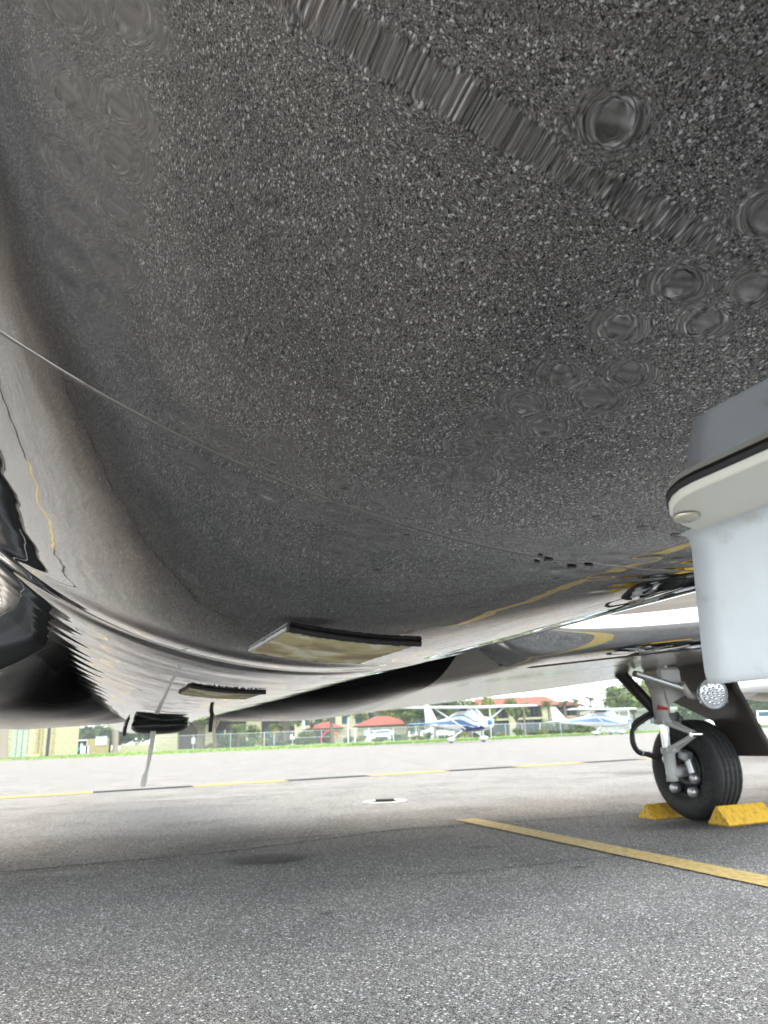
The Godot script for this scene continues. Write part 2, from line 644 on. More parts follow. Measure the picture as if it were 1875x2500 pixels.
func make_fuselage(craft: Node3D) -> void:
	# stations along the body (aft positive)
	var ss := []
	var s := -1.66
	while s < 7.6:
		ss.append(s)
		if s < -0.2: s += 0.04
		elif s < 0.06: s += 0.01
		elif s < 0.62: s += 0.003
		elif s < 1.4: s += 0.006
		elif s < 3.0: s += 0.02
		else: s += 0.08
	for x in [0.45, 1.3]:
		for d in [-0.004, -0.0022, -0.0016, 0.0016, 0.0022, 0.004]:
			ss.append(x + d)
	ss.sort()
	# angle round the section, 0 at the keel
	var th := []
	var t := -PI
	while t < PI - 0.001:
		th.append(t)
		var l := 0.8 * sin(t)
		if absf(t) > 1.45: t += 0.06
		elif l < -0.5 or l > 0.15: t += 0.012
		else: t += 0.0038
	th.append(PI)
	for x in [-0.3055, -0.334]:
		var c0 := asin(x / 0.826)
		for d in [-0.005, -0.003, -0.0018, 0.0, 0.0018, 0.003, 0.005]:
			th.append(c0 + d / 0.8)
	th.sort()
	var w := th.size()
	var h := ss.size()
	# skin waviness
	var micro := FastNoiseLite.new()
	micro.noise_type = FastNoiseLite.TYPE_SIMPLEX_SMOOTH
	micro.frequency = 1.0
	micro.seed = 11
	micro.fractal_type = FastNoiseLite.FRACTAL_NONE
	var dim := []
	for i in 15:
		var q := 0.10 + i * 0.032
		dim.append([0.02, q, rng.randf_range(0.5, 1.0)])
		dim.append([-0.231 + rng.randf_range(-0.002, 0.002), q + rng.randf_range(-0.006, 0.006), rng.randf_range(0.6, 1.2)])
		dim.append([-0.21 + rng.randf_range(-0.002, 0.002), q + 0.016 + rng.randf_range(-0.006, 0.006), rng.randf_range(0.6, 1.2)])
		if q > 0.38:
			continue
		dim.append([-0.431 + rng.randf_range(-0.002, 0.002), q + rng.randf_range(-0.006, 0.006), rng.randf_range(0.7, 1.3)])
		dim.append([-0.416 + rng.randf_range(-0.002, 0.002), q + 0.016 + rng.randf_range(-0.006, 0.006), rng.randf_range(0.7, 1.3)])
	for i in 26:
		var x := -0.5 + i * 0.026
		if x < -0.37:
			continue
		dim.append([x + rng.randf_range(-0.004, 0.004), 0.422 + rng.randf_range(-0.006, 0.006), rng.randf_range(0.7, 1.4)])
		dim.append([x + 0.013 + rng.randf_range(-0.004, 0.004), 0.480 + rng.randf_range(-0.006, 0.006), rng.randf_range(0.7, 1.4)])
	for d in [[-0.286, 0.126, 0.9], [-0.26, 0.463, 1.0], [-0.316, 0.40, 0.7]]:
		dim.append(d)
	var D := PackedFloat32Array()
	D.resize(w * h)
	var xs := PackedFloat32Array()
	xs.resize(w)
	for j in w:
		xs[j] = 0.826 * sin(clampf(th[j], -PI, PI)) if absf(th[j]) < PI / 2 else 2.0 * signf(th[j])
	for i in h:
		var z: float = ss[i]
		var band := cosine((z - 0.1437) / 0.018)
		var seam := exp(-pow((z - 0.45) / 0.02, 2))
		var g1 := -0.0004 if absf(z - 0.45) < 0.0018 else 0.0
		if absf(z - 1.3) < 0.0018: g1 = -0.0012
		var step1 := 0.00006 * smoothstep(0.447, 0.453, z)
		var ridge := 0.0035 * exp(-pow((z - 1.33) / 0.035, 2)) - 0.002 * exp(-pow((z - 1.22) / 0.04, 2))
		var aft := smoothstep(1.1, 1.5, z)
		for j in w:
			var x := xs[j]
			if absf(x) > 1.0:
				continue
			var v := micro.get_noise_2d(x * 34.0, z * 34.0) * 0.000013 + micro.get_noise_2d(x * 9.0 + 40, z * 9.0) * 0.00008
			v += micro.get_noise_2d(x * 3.0, z * 2.2 + 9.0) * 0.00035
			v += aft * (micro.get_noise_2d(x * 2.6 + 7, z * 11.0) * 0.0007 + micro.get_noise_2d(x * 5.0, z * 24.0) * 0.00022)
			var side := smoothstep(-0.36, -0.6, x)
			v += side * micro.get_noise_2d(x * 7.0 + 3, z * 5.0 + 5) * 0.0004
			v += -0.00014 * band * smoothstep(-0.40, -0.36, x) * (1.0 - smoothstep(-0.24, -0.19, x)) * (1.0 + 0.2 * micro.get_noise_1d(x * 14.0))
			v += 0.00003 * seam * micro.get_noise_2d(x * 40.0, z * 20.0)
			v += -0.000014 * (cosine((x + 0.3055) / 0.0052) + cosine((x + 0.334) / 0.0052)) * smoothstep(0.44, 0.36, z)
			D[i * w + j] = v + g1 - step1 - ridge
	for d in dim:
		var rr: float = 0.015 * (0.75 + 0.25 * d[2])
		var amp: float = -0.00027 * d[2]
		for i in h:
			var dz: float = ss[i] - d[1]
			if absf(dz) > rr:
				continue
			for j in w:
				var dx: float = xs[j] - d[0]
				if absf(dx) < rr:
					D[i * w + j] += amp * cosine(sqrt(dx * dx + dz * dz) / rr)
	var pts := PackedVector3Array()
	pts.resize(w * h)
	for i in h:
		var z: float = ss[i]
		# the tail cone narrows and the nose rounds off
		var k := 1.0 - 0.62 * smoothstep(4.0, 7.6, z)
		if z < -0.25:
			k = sqrt(maxf(1.0 - pow((-0.25 - z) / 1.41, 2.0), 0.002))
		var half := 0.826 * k
		var bh := 0.742 * k
		var y0 := 0.57 + (0.35 * pow(maxf(z - 6.6, 0.0), 2.0)) + (1.0 - k) * 0.5 * smoothstep(-0.25, -1.6, z)
		for j in w:
			var a: float = th[j]
			var cs := cos(a)
			var sn := sin(a)
			# superellipse by angle
			var x := half * sn
			var y: float
			if absf(a) <= PI / 2:
				y = belly_y(x, half, bh, y0)
			else:
				y = y0 + bh + half * 1.05 * (-cs)
			var n := Vector3(sn, -cs, 0)
			var q := Vector3(x, y, -z) - n * D[i * w + j] * -1.0
			pts[i * w + j] = q
	var nr := grid_normals(pts, w, h, true)
	inst(grid_mesh(pts, nr, w, h, M.skin, true), "fuselage", craft)

# under surface of the root fairing: slopes down to a flat pan level with the keel
const PAN := [0.566, 0.567, 0.569, 0.574, 0.605, 0.655, 0.690, 0.703, 0.72, 0.741]
# one wing section at span position l: points from trailing edge, under, round the nose and back over the top
var nose_aft := 0.0
func section(l: float, pan := 0.0) -> Array:
	var k := 1.0 - 0.075 * maxf(l - 2.4, 0.0)
	var y := 0.092 * (maxf(l, 0.72) - 1.5)
	var low := [[4.2, 0.633], [3.85, 0.640], [3.45, 0.655], [3.05, 0.669], [2.6, 0.684], [2.2, 0.690], [1.9, 0.699], [1.78, 0.707], [1.70, 0.721], [1.655, 0.741], [1.64, 0.766], [1.655, 0.80], [1.70, 0.843], [1.78, 0.885], [1.95, 0.93], [2.3, 0.965], [2.8, 0.95], [3.4, 0.84], [4.2, 0.642]]
	var out := []
	for i in low.size():
		var p: Array = low[i]
		var s: float = 1.64 + (p[0] - 1.64) * k + 0.04 * maxf(l - 2.4, 0.0) + nose_aft * (1.0 - smoothstep(1.9, 3.6, p[0]))
		var yy: float = 0.80 + (p[1] - 0.80) * k + y
		if pan > 0.0 and i < 10:
			yy = lerpf(yy, PAN[i], pan)
		# fillet up to the crease along the body
		if l < 1.6:
			if i < 9:
				var lc := lerpf(0.575, 0.5, clampf((p[0] - 2.0) / 0.7, 0.0, 1.0)) if p[0] < 2.7 else lerpf(0.5, 0.17, (p[0] - 2.7) / 1.5)
				var rise := maxf(belly_y(lc, 0.826, 0.742, 0.57) + 0.012 - yy, 0.0)
				yy += rise * exp(-maxf(l - lc, -0.2) / 0.115) * smoothstep(1.55, 1.9, p[0]) * (1.0 - smoothstep(0.56, 0.8, l))
			else:
				yy += 0.07 * exp(-(maxf(l, 0.3) - 0.55) / 0.15)
		out.append(Vector2(s, yy))
	return out

func airfoil(l: float, from: int, to: int, steps: int) -> PackedVector2Array:
	var p := section(l)
	var out := PackedVector2Array()
	for i in range(from, to):
		var p0: Vector2 = p[maxi(i - 1, 0)]
		var p1: Vector2 = p[i]
		var p2: Vector2 = p[i + 1]
		var p3: Vector2 = p[mini(i + 2, p.size() - 1)]
		for q in steps:
			out.append(p1.cubic_interpolate(p2, p0, p3, float(q) / steps))
	out.append(p[to])
	return out

func root_edge(s: float, extra := 0.0) -> float:
	return 0.63 + 0.21 * (maxf(s, 1.6) - 2.0) + extra

func wing_skin(called: String, m: Material, craft: Node3D, side: float, from: int, to: int, steps: int, root: bool, wave: float) -> void:
	var extra := 0.5 if side < 0 else 0.0
	var cols := airfoil(1.0, from, to, steps).size()
	var us := []
	if root:
		for i in 41: us.append(i / 40.0)
	else:
		for i in 141: us.append(pow(i / 140.0, 1.35))
	var pts := PackedVector3Array()
	var nz := FastNoiseLite.new()
	nz.noise_type = FastNoiseLite.TYPE_SIMPLEX_SMOOTH
	nz.frequency = 1.0
	nz.seed = 77
	for u in us:
		for c in cols:
			# find span so that the seam between root and outer skin runs where root_edge says
			var l := 1.0
			var s := 2.0
			for it in 2:
				s = airfoil_point(l, from, c, steps).x
				l = lerpf(0.12, root_edge(s, extra), u) if root else lerpf(root_edge(s, extra), 6.8, u)
			var p := airfoil_point(l, from, c, steps, (1.0 - smoothstep(0.35 if side > 0 else 0.2, 1.0 if side > 0 else 0.45, u)) if root else 0.0)
			var d := wave * (nz.get_noise_2d(l * 2.2, p.x * 5.0) + 0.3 * nz.get_noise_2d(l * 6.0 + 5, p.x * 13.0))
			pts.append(Vector3(side * l, p.y + d, -p.x))
	var flip := side > 0
	var nr := grid_normals(pts, cols, us.size(), flip)
	inst(grid_mesh(pts, nr, cols, us.size(), m, flip), called, craft)

var _sec := {}
func airfoil_point(l: float, from: int, c: int, steps: int, pan := 0.0) -> Vector2:
	var p := section(l, pan)
	var i := from + c / steps
	if i >= p.size() - 1:
		return p[p.size() - 1]
	var q := float(c % steps) / steps
	return p[i].cubic_interpolate(p[i + 1], p[maxi(i - 1, 0)], p[mini(i + 2, p.size() - 1)], q)

func make_wings(craft: Node3D) -> void:
	for side in [1.0, -1.0]:
		nose_aft = 0.6 if side < 0 else 0.0
		var wing := Node3D.new()
		put(wing, "wing", craft)
		wing_skin("lower_skin", M.gloss_grey, wing, side, 0, 6, 8, false, 0.0011)
		wing_skin("leading_edge", M.edge if side > 0 else M.gloss_grey, wing, side, 6, 14, 8, false, 0.0)
		wing_skin("upper_skin", M.gloss_grey, wing, side, 14, 18, 4, false, 0.0)
		wing_skin("root_panel", M.gloss_black, wing, side, 0, 6, 8, true, 0.0008)
		wing_skin("root_nose", M.gloss_black if side > 0 else M.gloss_dark, wing, side, 6, 18, 6, true, 0.0)
		# joint strip along the back of the leading edge, dark gap with a lip
		var gap := []
		for i in 60:
			var l := 0.5 + 6.2 * i / 59.0
			var p: Vector2 = section(l)[6]
			gap.append(Vector3(side * l, p.y - 0.0005, -p.x))
		var st := begin()
		tube(st, gap, [0.0028], 6)
		obj(st, "skin_joint", M.sealant, wing)
		# tip cap
		st = begin()
		var tip := PackedVector3Array()
		for p in airfoil(6.8, 0, 18, 3):
			tip.append(Vector3(side * 6.8, p.y, -p.x))
		var r2 := PackedVector3Array()
		var mid := Vector3(side * 6.95, tip[9].y + 0.03, -2.5)
		for p in tip:
			r2.append(Vector3(mid.x, lerpf(p.y, mid.y, 0.5), lerpf(p.z, mid.z, 0.2)))
		if side > 0:
			loft(st, [tip, r2], true)
		else:
			loft(st, [r2, tip], true)
		obj(st, "wing_tip", M.gloss_grey, wing)
	# thin panel seams on the root panel that show on the left
	var left := craft.get_node("wing_001")
	for path in [[[0.62, 2.25], [0.53, 2.36]], [[0.53, 2.36], [0.45, 2.85], [0.377, 3.3]], [[0.53, 2.36], [0.49, 2.5]], [[0.75, 1.82], [0.6, 1.87], [0.56, 1.97]]]:
		var pp := []
		for q in path:
			pp.append(Vector3(-q[0], low_y(q[0], q[1]) - 0.001, -q[1]))
		var st := begin()
		var c := curve_pts(pp, 24)
		for i in c.size():
			c[i].y = low_y(absf(c[i].x), -c[i].z) - 0.0004
		tube(st, c, [0.0013], 6)
		obj(st, "panel_seam", M.alloy, left)

func low_y(l: float, s: float) -> float:
	var best := 9.0
	var y := 0.6
	for c in 49:
		var p := airfoil_point(l, 0, c, 8, 1.0 - smoothstep(0.75, 1.0, l))
		if absf(p.x - s) < best:
			best = absf(p.x - s)
			y = p.y
	return y

func make_antennas(craft: Node3D) -> void:
	# blade antenna hanging from the belly, fore and aft
	var an := Node3D.new()
	put(an, "blade_antenna", craft)
	var cx := -0.058
	var outline := func(grow: float, y: float) -> PackedVector3Array:
		var o := PackedVector3Array()
		for i in 17:
			var a := PI * i / 16.0
			o.append(Vector3(cx - cos(a) * (0.061 + grow), y, -(0.279 + sin(a) * (0.054 + grow))))
		for i in 9:
			var a := PI * i / 8.0
			o.append(Vector3(cx + cos(a) * (0.061 + grow), y, -(0.07 - sin(a) * (0.052 + grow))))
		return o
	var st := begin()
	var g := []
	for k in [[0.0005, 0.5795], [0.0011, 0.575], [0.0011, 0.5727], [0.0, 0.5715]]:
		g.append(belly_fit(outline.call(k[0], k[1]), k[1] - 0.5745))
	loft(st, g)
	obj(st, "gasket", M.sealant, an)
	st = begin()
	g = []
	for k in [[-0.0005, -0.0020], [0.0, -0.0026], [0.0, -0.0062], [-0.0015, -0.0072]]:
		g.append(belly_fit(outline.call(k[0], 0.0), k[1]))
	loft(st, g)
	obj(st, "flange", M.flange_white, an)
	# the blade: rounded plate with a flare where it meets the flange
	st = begin()
	g = []
	var prof := [[0.5665, 0.014, -0.004], [0.5648, 0.0095, -0.0005], [0.562, 0.0072, 0.0005], [0.556, 0.0062, 0.001], [0.54, 0.0058, 0.001], [0.52, 0.0055, 0.001], [0.495, 0.0052, 0.0015], [0.4815, 0.005, 0.0022], [0.4775, 0.0048, 0.003], [0.4748, 0.004, 0.0048], [0.4738, 0.0028, 0.0062]]
	for k in prof:
		var o := PackedVector3Array()
		var ze: float = 0.344 - k[2] + 0.0095 * clampf((0.567 - k[0]) / 0.09, 0.0, 1.0)
		var zs: float = 0.055 + k[2] * 4.0
		var n := 14
		for i in n:
			var q := float(i) / (n - 1)
			o.append(Vector3(cx - k[1] * minf(1.0, 0.35 + 6.0 * sin(PI * clampf(q, 0.015, 0.985))), k[0], -lerpf(zs, ze, q)))
		for i in n:
			var q := 1.0 - float(i) / (n - 1)
			o.append(Vector3(cx + k[1] * minf(1.0, 0.35 + 6.0 * sin(PI * clampf(q, 0.015, 0.985))), k[0], -lerpf(zs, ze, q)))
		g.append(o)
	loft(st, g)
	obj(st, "blade", M.blade_white, an)
	for p in [[-0.094, 0.312], [-0.022, 0.312], [-0.1, 0.12], [-0.016, 0.12]]:
		var y: float = belly_y(p[0], 0.826, 0.742, 0.57) - 0.0085
		st = begin()
		var c := Vector3(p[0], y, -p[1])
		lathe(st, c, Vector3.DOWN, [[0.0075, -0.001], [0.0075, 0.0008], [0.006, 0.0018], [0.0, 0.002]], 20)
		var sc := obj(st, "screw", M.screw, an)
		st = begin(false)
		for r in [0.4, 0.4 + PI / 2]:
			box(st, c + Vector3(0, -0.0021, 0), Vector3(0.009, 0.0006, 0.0013), 0.0001, Basis(Vector3.UP, r))
		obj(st, "screw_slot", M.pale_sealant, an)
	# flat antenna panels sealed to the belly
	for z0 in [0.885, 1.80]:
		var pn := Node3D.new()
		put(pn, "antenna_panel", craft)
		var x0 := -0.184
		var x1 := -0.012
		var z1: float = z0 + 0.225
		st = begin(false)
		var face := PackedVector3Array()
		for i in 9:
			var x := lerpf(x0, x1, i / 8.0)
			face.append(Vector3(x, belly_y(x, 0.826, 0.742, 0.57) - 0.0048, 0))
		for i in 8:
			quad(st, face[i] + Vector3(0, 0, -z0), face[i] + Vector3(0, 0, -z1), face[i + 1] + Vector3(0, 0, -z1), face[i + 1] + Vector3(0, 0, -z0))
			quad(st, face[i] + Vector3(0, 0.014, -z0), face[i + 1] + Vector3(0, 0.014, -z0), face[i + 1] + Vector3(0, 0, -z0), face[i] + Vector3(0, 0, -z0))
			quad(st, face[i] + Vector3(0, 0.014, -z1), face[i] + Vector3(0, 0, -z1), face[i + 1] + Vector3(0, 0, -z1), face[i + 1] + Vector3(0, 0.014, -z1))
		for e in [0, 8]:
			quad(st, face[e] + Vector3(0, 0.014, -z0), face[e] + Vector3(0, 0, -z0), face[e] + Vector3(0, 0, -z1), face[e] + Vector3(0, 0.014, -z1))
		obj(st, "face_plate", M.fibre, pn)
		# thick black bead along the front, thinner round the rest
		for run in [[Vector2(x0 - 0.002, z0 - 0.003), Vector2(x1 + 0.004, z0 - 0.003), 0.0047, "sealant_bead"], [Vector2(x1 + 0.001, z0), Vector2(x1 + 0.001, z1), 0.0024, "sealant_bead"], [Vector2(x1, z1 + 0.001), Vector2(x0, z1 + 0.001), 0.0026, "sealant_bead"], [Vector2(x0 - 0.002, z1), Vector2(x0 - 0.002, z0), 0.0026, "frayed_bead"]]:
			st = begin()
			var a: Vector2 = run[0]
			var b: Vector2 = run[1]
			var p := []
			var rad := []
			var n := 46
			for i in n + 1:
				var q := a.lerp(b, float(i) / n)
				var jit: float = 0.16 if run[3] == "sealant_bead" else 0.42
				q += Vector2(rng.randf_range(-1, 1), rng.randf_range(-1, 1)) * run[2] * jit * 0.5
				p.append(Vector3(q.x, belly_y(q.x, 0.826, 0.742, 0.57) - 0.0024 + rng.randf_range(-1, 1) * run[2] * jit * 0.3, -q.y))
				rad.append(run[2] * rng.randf_range(1.0 - jit, 1.0 + jit * 0.5))
			tube(st, p, rad, 8)
			obj(st, run[3], M.pale_sealant if run[3] == "frayed_bead" and z0 < 1 else M.sealant, pn)
		# ragged black chips at the rim of the face
		for i in 16:
			var sx := rng.randf()
			var edge := rng.randi_range(0, 2)
			var c := Vector2(lerpf(x0, x1, sx), z1 - 0.004) if edge == 0 else Vector2(x1 - 0.004, lerpf(z0, z1, sx)) if edge == 1 else Vector2(lerpf(x0, x1, sx), z0 + 0.006)
			var y := belly_y(c.x, 0.826, 0.742, 0.57) - 0.0050
			st = begin(false)
			var rx := rng.randf_range(0.002, 0.006) if edge != 1 else rng.randf_range(0.001, 0.003)
			var rz := rng.randf_range(0.001, 0.003) if edge != 1 else rng.randf_range(0.002, 0.006)
			var poly := PackedVector3Array()
			for k in 7:
				var a := TAU * k / 7
				poly.append(Vector3(c.x + cos(a) * rx * rng.randf_range(0.6, 1.2), y, -c.y + sin(a) * rz * rng.randf_range(0.6, 1.2)))
			prism(st, poly, Vector3(0, -0.0006, 0))
			obj(st, "chipped_edge", M.sealant, pn)
	# dark domed antenna far aft, a drain mast under it and small drain tubes
	st = begin()
	g = []
	for k in [[0.93, 0.585], [0.98, 0.565], [1.0, 0.556], [0.98, 0.545], [0.9, 0.533], [0.74, 0.523], [0.46, 0.517], [0.15, 0.515]]:
		var o := PackedVector3Array()
		for i in 28:
			var a := TAU * i / 28
			o.append(Vector3(-0.045 + cos(a) * 0.145 * k[0], k[1], -4.08 + sin(a) * 0.09 * k[0]))
		g.append(o)
	loft(st, g)
	obj(st, "domed_antenna", M.dome, craft)
	st = begin()
	g = []
	for k in [[0.53, 0.013, 0.0], [0.49, 0.012, -0.002], [0.40, 0.010, -0.012], [0.34, 0.0085, -0.022], [0.325, 0.012, -0.027], [0.30, 0.015, -0.032], [0.28, 0.014, -0.034], [0.268, 0.009, -0.034]]:
		var o := PackedVector3Array()
		for i in 12:
			var a := TAU * i / 12
			o.append(Vector3(-0.085 + k[2] + cos(a) * k[1], k[0], -4.0 + sin(a) * 0.006))
		g.append(o)
	loft(st, g)
	obj(st, "drain_mast", M.flange_white, craft)
	for d in [[0.082, 3.2, 0.575, 0.505, 0.009], [-0.175, 4.9, 0.585, 0.53, 0.012], [-0.2, 4.2, 0.585, 0.565, 0.006]]:
		st = begin()
		tube(st, [Vector3(d[0], d[2], -d[1]), Vector3(d[0] - 0.004, lerpf(d[2], d[3], 0.5), -d[1] - 0.004), Vector3(d[0] - 0.004, d[3], -d[1] - 0.014)], [d[4], d[4], d[4] * 0.85], 12)
		obj(st, "drain_tube", M.hose, craft)
	# small fasteners and paint chips that show by the blade
	for p in [[-0.12, 0.358], [-0.084, 0.36], [-0.053, 0.364], [-0.2, 0.47], [0.06, 0.47]]:
		st = begin()
		var y := belly_y(p[0], 0.826, 0.742, 0.57)
		lathe(st, Vector3(p[0], y + 0.0005, -p[1]), Vector3.DOWN, [[0.0042, 0.0], [0.0040, 0.0008], [0.003, 0.0012], [0.0028, 0.0007], [0.0, 0.0007]], 18)
		obj(st, "fastener", M.skin, craft)
	for p in [[-0.094, 0.453, 0.004], [-0.098, 0.461, 0.0025], [-0.066, 0.462, 0.0035], [-0.058, 0.452, 0.003], [-0.105, 0.446, 0.002], [0.0, 1.19, 0.005]]:
		st = begin(false)
		var y := belly_y(p[0], 0.826, 0.742, 0.57) + 0.0002
		var poly := PackedVector3Array()
		for k in 8:
			var a := TAU * k / 8
			var r: float = p[2] * rng.randf_range(0.5, 1.1)
			poly.append(Vector3(p[0] + cos(a) * r * 1.3, y, -p[1] + sin(a) * r * 0.8))
		prism(st, poly, Vector3(0, -0.001, 0))
		obj(st, "paint_chip", M.sealant, craft)

func belly_fit(o: PackedVector3Array, dy: float) -> PackedVector3Array:
	for i in o.size():
		o[i].y = belly_y(o[i].x, 0.826, 0.742, 0.57) + dy
	return o

func make_gear(craft: Node3D, side: float) -> void:
	var gear := Node3D.new()
	put(gear, "main_gear", craft)
	var v := func(l: float, y: float, s: float) -> Vector3: return Vector3(side * l, y, -s)
	var st := begin()
	# strut: trunnion block, cylinder, collar
	lathe(st, v.call(2.345, 0.86, 3.1), Vector3.DOWN, [[0.042, 0.0], [0.042, 0.2], [0.05, 0.205], [0.05, 0.235], [0.042, 0.245], [0.041, 0.36], [0.047, 0.365], [0.047, 0.392], [0.03, 0.396], [0.02, 0.398]], 24, true)
	obj(st, "strut", M.gear_paint, gear)
	st = begin(false)
	box(st, v.call(2.36, 0.70, 3.08), Vector3(0.15, 0.09, 0.13), 0.015)
	prism(st, PackedVector3Array([v.call(2.33, 0.655, 3.04), v.call(2.47, 0.62, 3.0), v.call(2.35, 0.56, 3.05)]), Vector3(0, 0, -0.05))
	obj(st, "trunnion", M.gear_paint, gear)
	st = begin()
	lathe(st, v.call(2.35, 0.47, 3.1), Vector3.DOWN, [[0.0265, 0.0], [0.0265, 0.125]], 24)
	obj(st, "piston", M.chrome, gear)
	st = begin()
	lathe(st, v.call(2.35, 0.352, 3.1), Vector3.DOWN, [[0.02, 0.0], [0.036, 0.002], [0.036, 0.03], [0.03, 0.034], [0.028, 0.09], [0.025, 0.13], [0.03, 0.16], [0.0, 0.165]], 24, true)
	tube(st, [v.call(2.335, 0.225, 3.1), v.call(2.44, 0.238, 3.1)], [0.026, 0.03], 18)
	obj(st, "axle_fork", M.gear_paint, gear)
	# torque link
	for seg in [[v.call(2.335, 0.475, 3.06), v.call(2.375, 0.415, 2.93)], [v.call(2.335, 0.34, 3.06), v.call(2.372, 0.408, 2.93)]]:
		st = begin()
		for o in [-1.0, 1.0]:
			var off := Vector3(0.026 * o, 0, 0)
			tube(st, [seg[0] + off, seg[0].lerp(seg[1], 0.5) + off * 0.7, seg[1] + off * 0.35], [0.012, 0.0095, 0.009], 10)
		tube(st, [seg[0] + Vector3(-0.04, 0, 0), seg[0] + Vector3(0.04, 0, 0)], [0.013], 12)
		obj(st, "torque_link", M.gear_paint, gear)
	st = begin()
	tube(st, [v.call(2.375, 0.411, 2.925) + Vector3(-0.026, 0, 0), v.call(2.375, 0.411, 2.925) + Vector3(0.03, 0, 0)], [0.0125, 0.011], 14)
	tube(st, [v.call(2.375, 0.411, 2.925) + Vector3(0.03, 0, 0), v.call(2.375, 0.411, 2.925) + Vector3(0.04, 0, 0)], [0.007], 8)
	obj(st, "link_bolt", M.chrome, gear)
	# wheel: tyre with ribs and grooves, rim, brake
	var ax := Vector3(side, 0, 0)
	var c: Vector3 = v.call(2.505, 0.243, 3.1)
	var prof := [[0.125, -0.062], [0.135, -0.078], [0.16, -0.089], [0.19, -0.092], [0.215, -0.086], [0.23, -0.074], [0.2375, -0.062]]
	for gx in [-0.045, -0.015, 0.015, 0.045]:
		var rr := 0.2415 - absf(gx) * 0.06
		prof += [[rr, gx - 0.0055], [rr - 0.008, gx - 0.0042], [rr - 0.008, gx + 0.0042], [rr, gx + 0.0055]]
	prof += [[0.2375, 0.062], [0.23, 0.074], [0.215, 0.086], [0.19, 0.092], [0.16, 0.089], [0.135, 0.078], [0.125, 0.062]]
	st = begin()
	lathe(st, c, ax, prof, 72)
	obj(st, "tyre", M.rubber, gear)
	st = begin()
	lathe(st, c, ax, [[0.128, -0.06], [0.131, -0.07], [0.126, -0.074], [0.118, -0.06], [0.105, -0.04], [0.06, -0.03], [0.0, -0.03]], 40)
	lathe(st, c, ax, [[0.0, 0.04], [0.06, 0.04], [0.105, 0.045], [0.118, 0.06], [0.126, 0.074], [0.131, 0.07], [0.128, 0.06]], 40)
	obj(st, "rim", M.dark_metal, gear)
	st = begin()
	lathe(st, c, ax, [[0.095, -0.05], [0.098, -0.052], [0.098, -0.06], [0.04, -0.062], [0.038, -0.05]], 40)
	obj(st, "brake_disc", M.dark_metal, gear)
	# brake housings round the axle
	for p in [[0.055, 0.075, 0.045], [0.03, 0.1, 0.02]]:
		pass
	st = begin(false)
	box(st, c + Vector3(-0.105 * side, 0.068, 0.06), Vector3(0.05, 0.045, 0.06), 0.008, Basis(Vector3.RIGHT, 0.3))
	obj(st, "brake_housing", M.alloy, gear)
	st = begin()
	tube(st, [c + Vector3(-0.105 * side, 0.05, 0.07), c + Vector3(-0.1 * side, -0.015, 0.085)], [0.017, 0.019], 14)
	obj(st, "brake_caliper", M.alloy, gear)
	for p in [Vector3(-0.1 * side, -0.04, 0.085), Vector3(-0.1 * side, -0.105, 0.06), Vector3(-0.1 * side, -0.09, -0.06), Vector3(-0.1 * side, 0.05, -0.085)]:
		st = begin()
		lathe(st, c + p + Vector3(0.03 * side, 0, 0), -ax, [[0.02, 0.0], [0.024, 0.004], [0.024, 0.036], [0.018, 0.042], [0.012, 0.044], [0.0, 0.044]], 20)
		obj(st, "brake_piston", M.alloy, gear)
	# folding brace (black), actuator (silver), hose
	st = begin()
	tube(st, [v.call(2.22, 0.74, 3.24), v.call(2.33, 0.56, 3.16), v.call(2.36, 0.50, 3.13)], [0.034, 0.03, 0.024], 10)
	tube(st, [v.call(2.30, 0.72, 3.3), v.call(2.35, 0.53, 3.17)], [0.014], 8)
	obj(st, "side_brace", M.hose, gear)
	st = begin()
	tube(st, [v.call(2.07, 0.705, 2.94), v.call(2.33, 0.64, 2.95)], [0.017, 0.017], 16)
	tube(st, [v.call(2.33, 0.64, 2.95), v.call(2.36, 0.632, 2.95)], [0.011], 12)
	obj(st, "actuator", M.alloy, gear)
	st = begin()
	tube(st, curve_pts([v.call(2.36, 0.655, 2.95), v.call(2.385, 0.63, 2.96), v.call(2.42, 0.60, 2.97), v.call(2.45, 0.595, 2.97)], 10), [0.017], 12)
	obj(st, "elbow_pipe", M.gear_paint, gear)
	for o in [0.0, 0.018]:
		st = begin()
		tube(st, curve_pts([v.call(2.34, 0.52 + o, 3.14), v.call(2.27, 0.49 + o, 3.16), v.call(2.21, 0.45 + o, 3.17), v.call(2.195 - o * 0.5, 0.39, 3.17), v.call(2.22 - o * 0.4, 0.335, 3.17), v.call(2.27, 0.322 - o * 0.3, 3.16), v.call(2.33, 0.3 - o * 0.5, 3.15)], 36), [0.0125 if o == 0.0 else 0.008], 10)
		obj(st, "brake_hose", M.hose, gear)
	for q in [[2.235, 0.331], [2.283, 0.320]]:
		st = begin()
		lathe(st, v.call(q[0], q[1], 3.165), v.call(1, -0.3, 0), [[0.016, -0.004], [0.0165, -0.003], [0.0165, 0.003], [0.016, 0.004]], 14)
		obj(st, "hose_clip", M.alloy, gear)
	st = begin()
	tube(st, [v.call(2.30, 0.548, 3.07), v.call(2.35, 0.538, 3.055)], [0.012, 0.006], 10)
	obj(st, "red_pin", M.red, gear)
	for k in 5:
		st = begin()
		lathe(st, v.call(2.365 + 0.018 * (k % 3), 0.508 - 0.017 * (k / 2), 3.05), Vector3.FORWARD, [[0.013, -0.02], [0.013, 0.02], [0.0, 0.02]], 10)
		obj(st, "fitting", M.alloy, gear)
	# gear door
	st = begin(false)
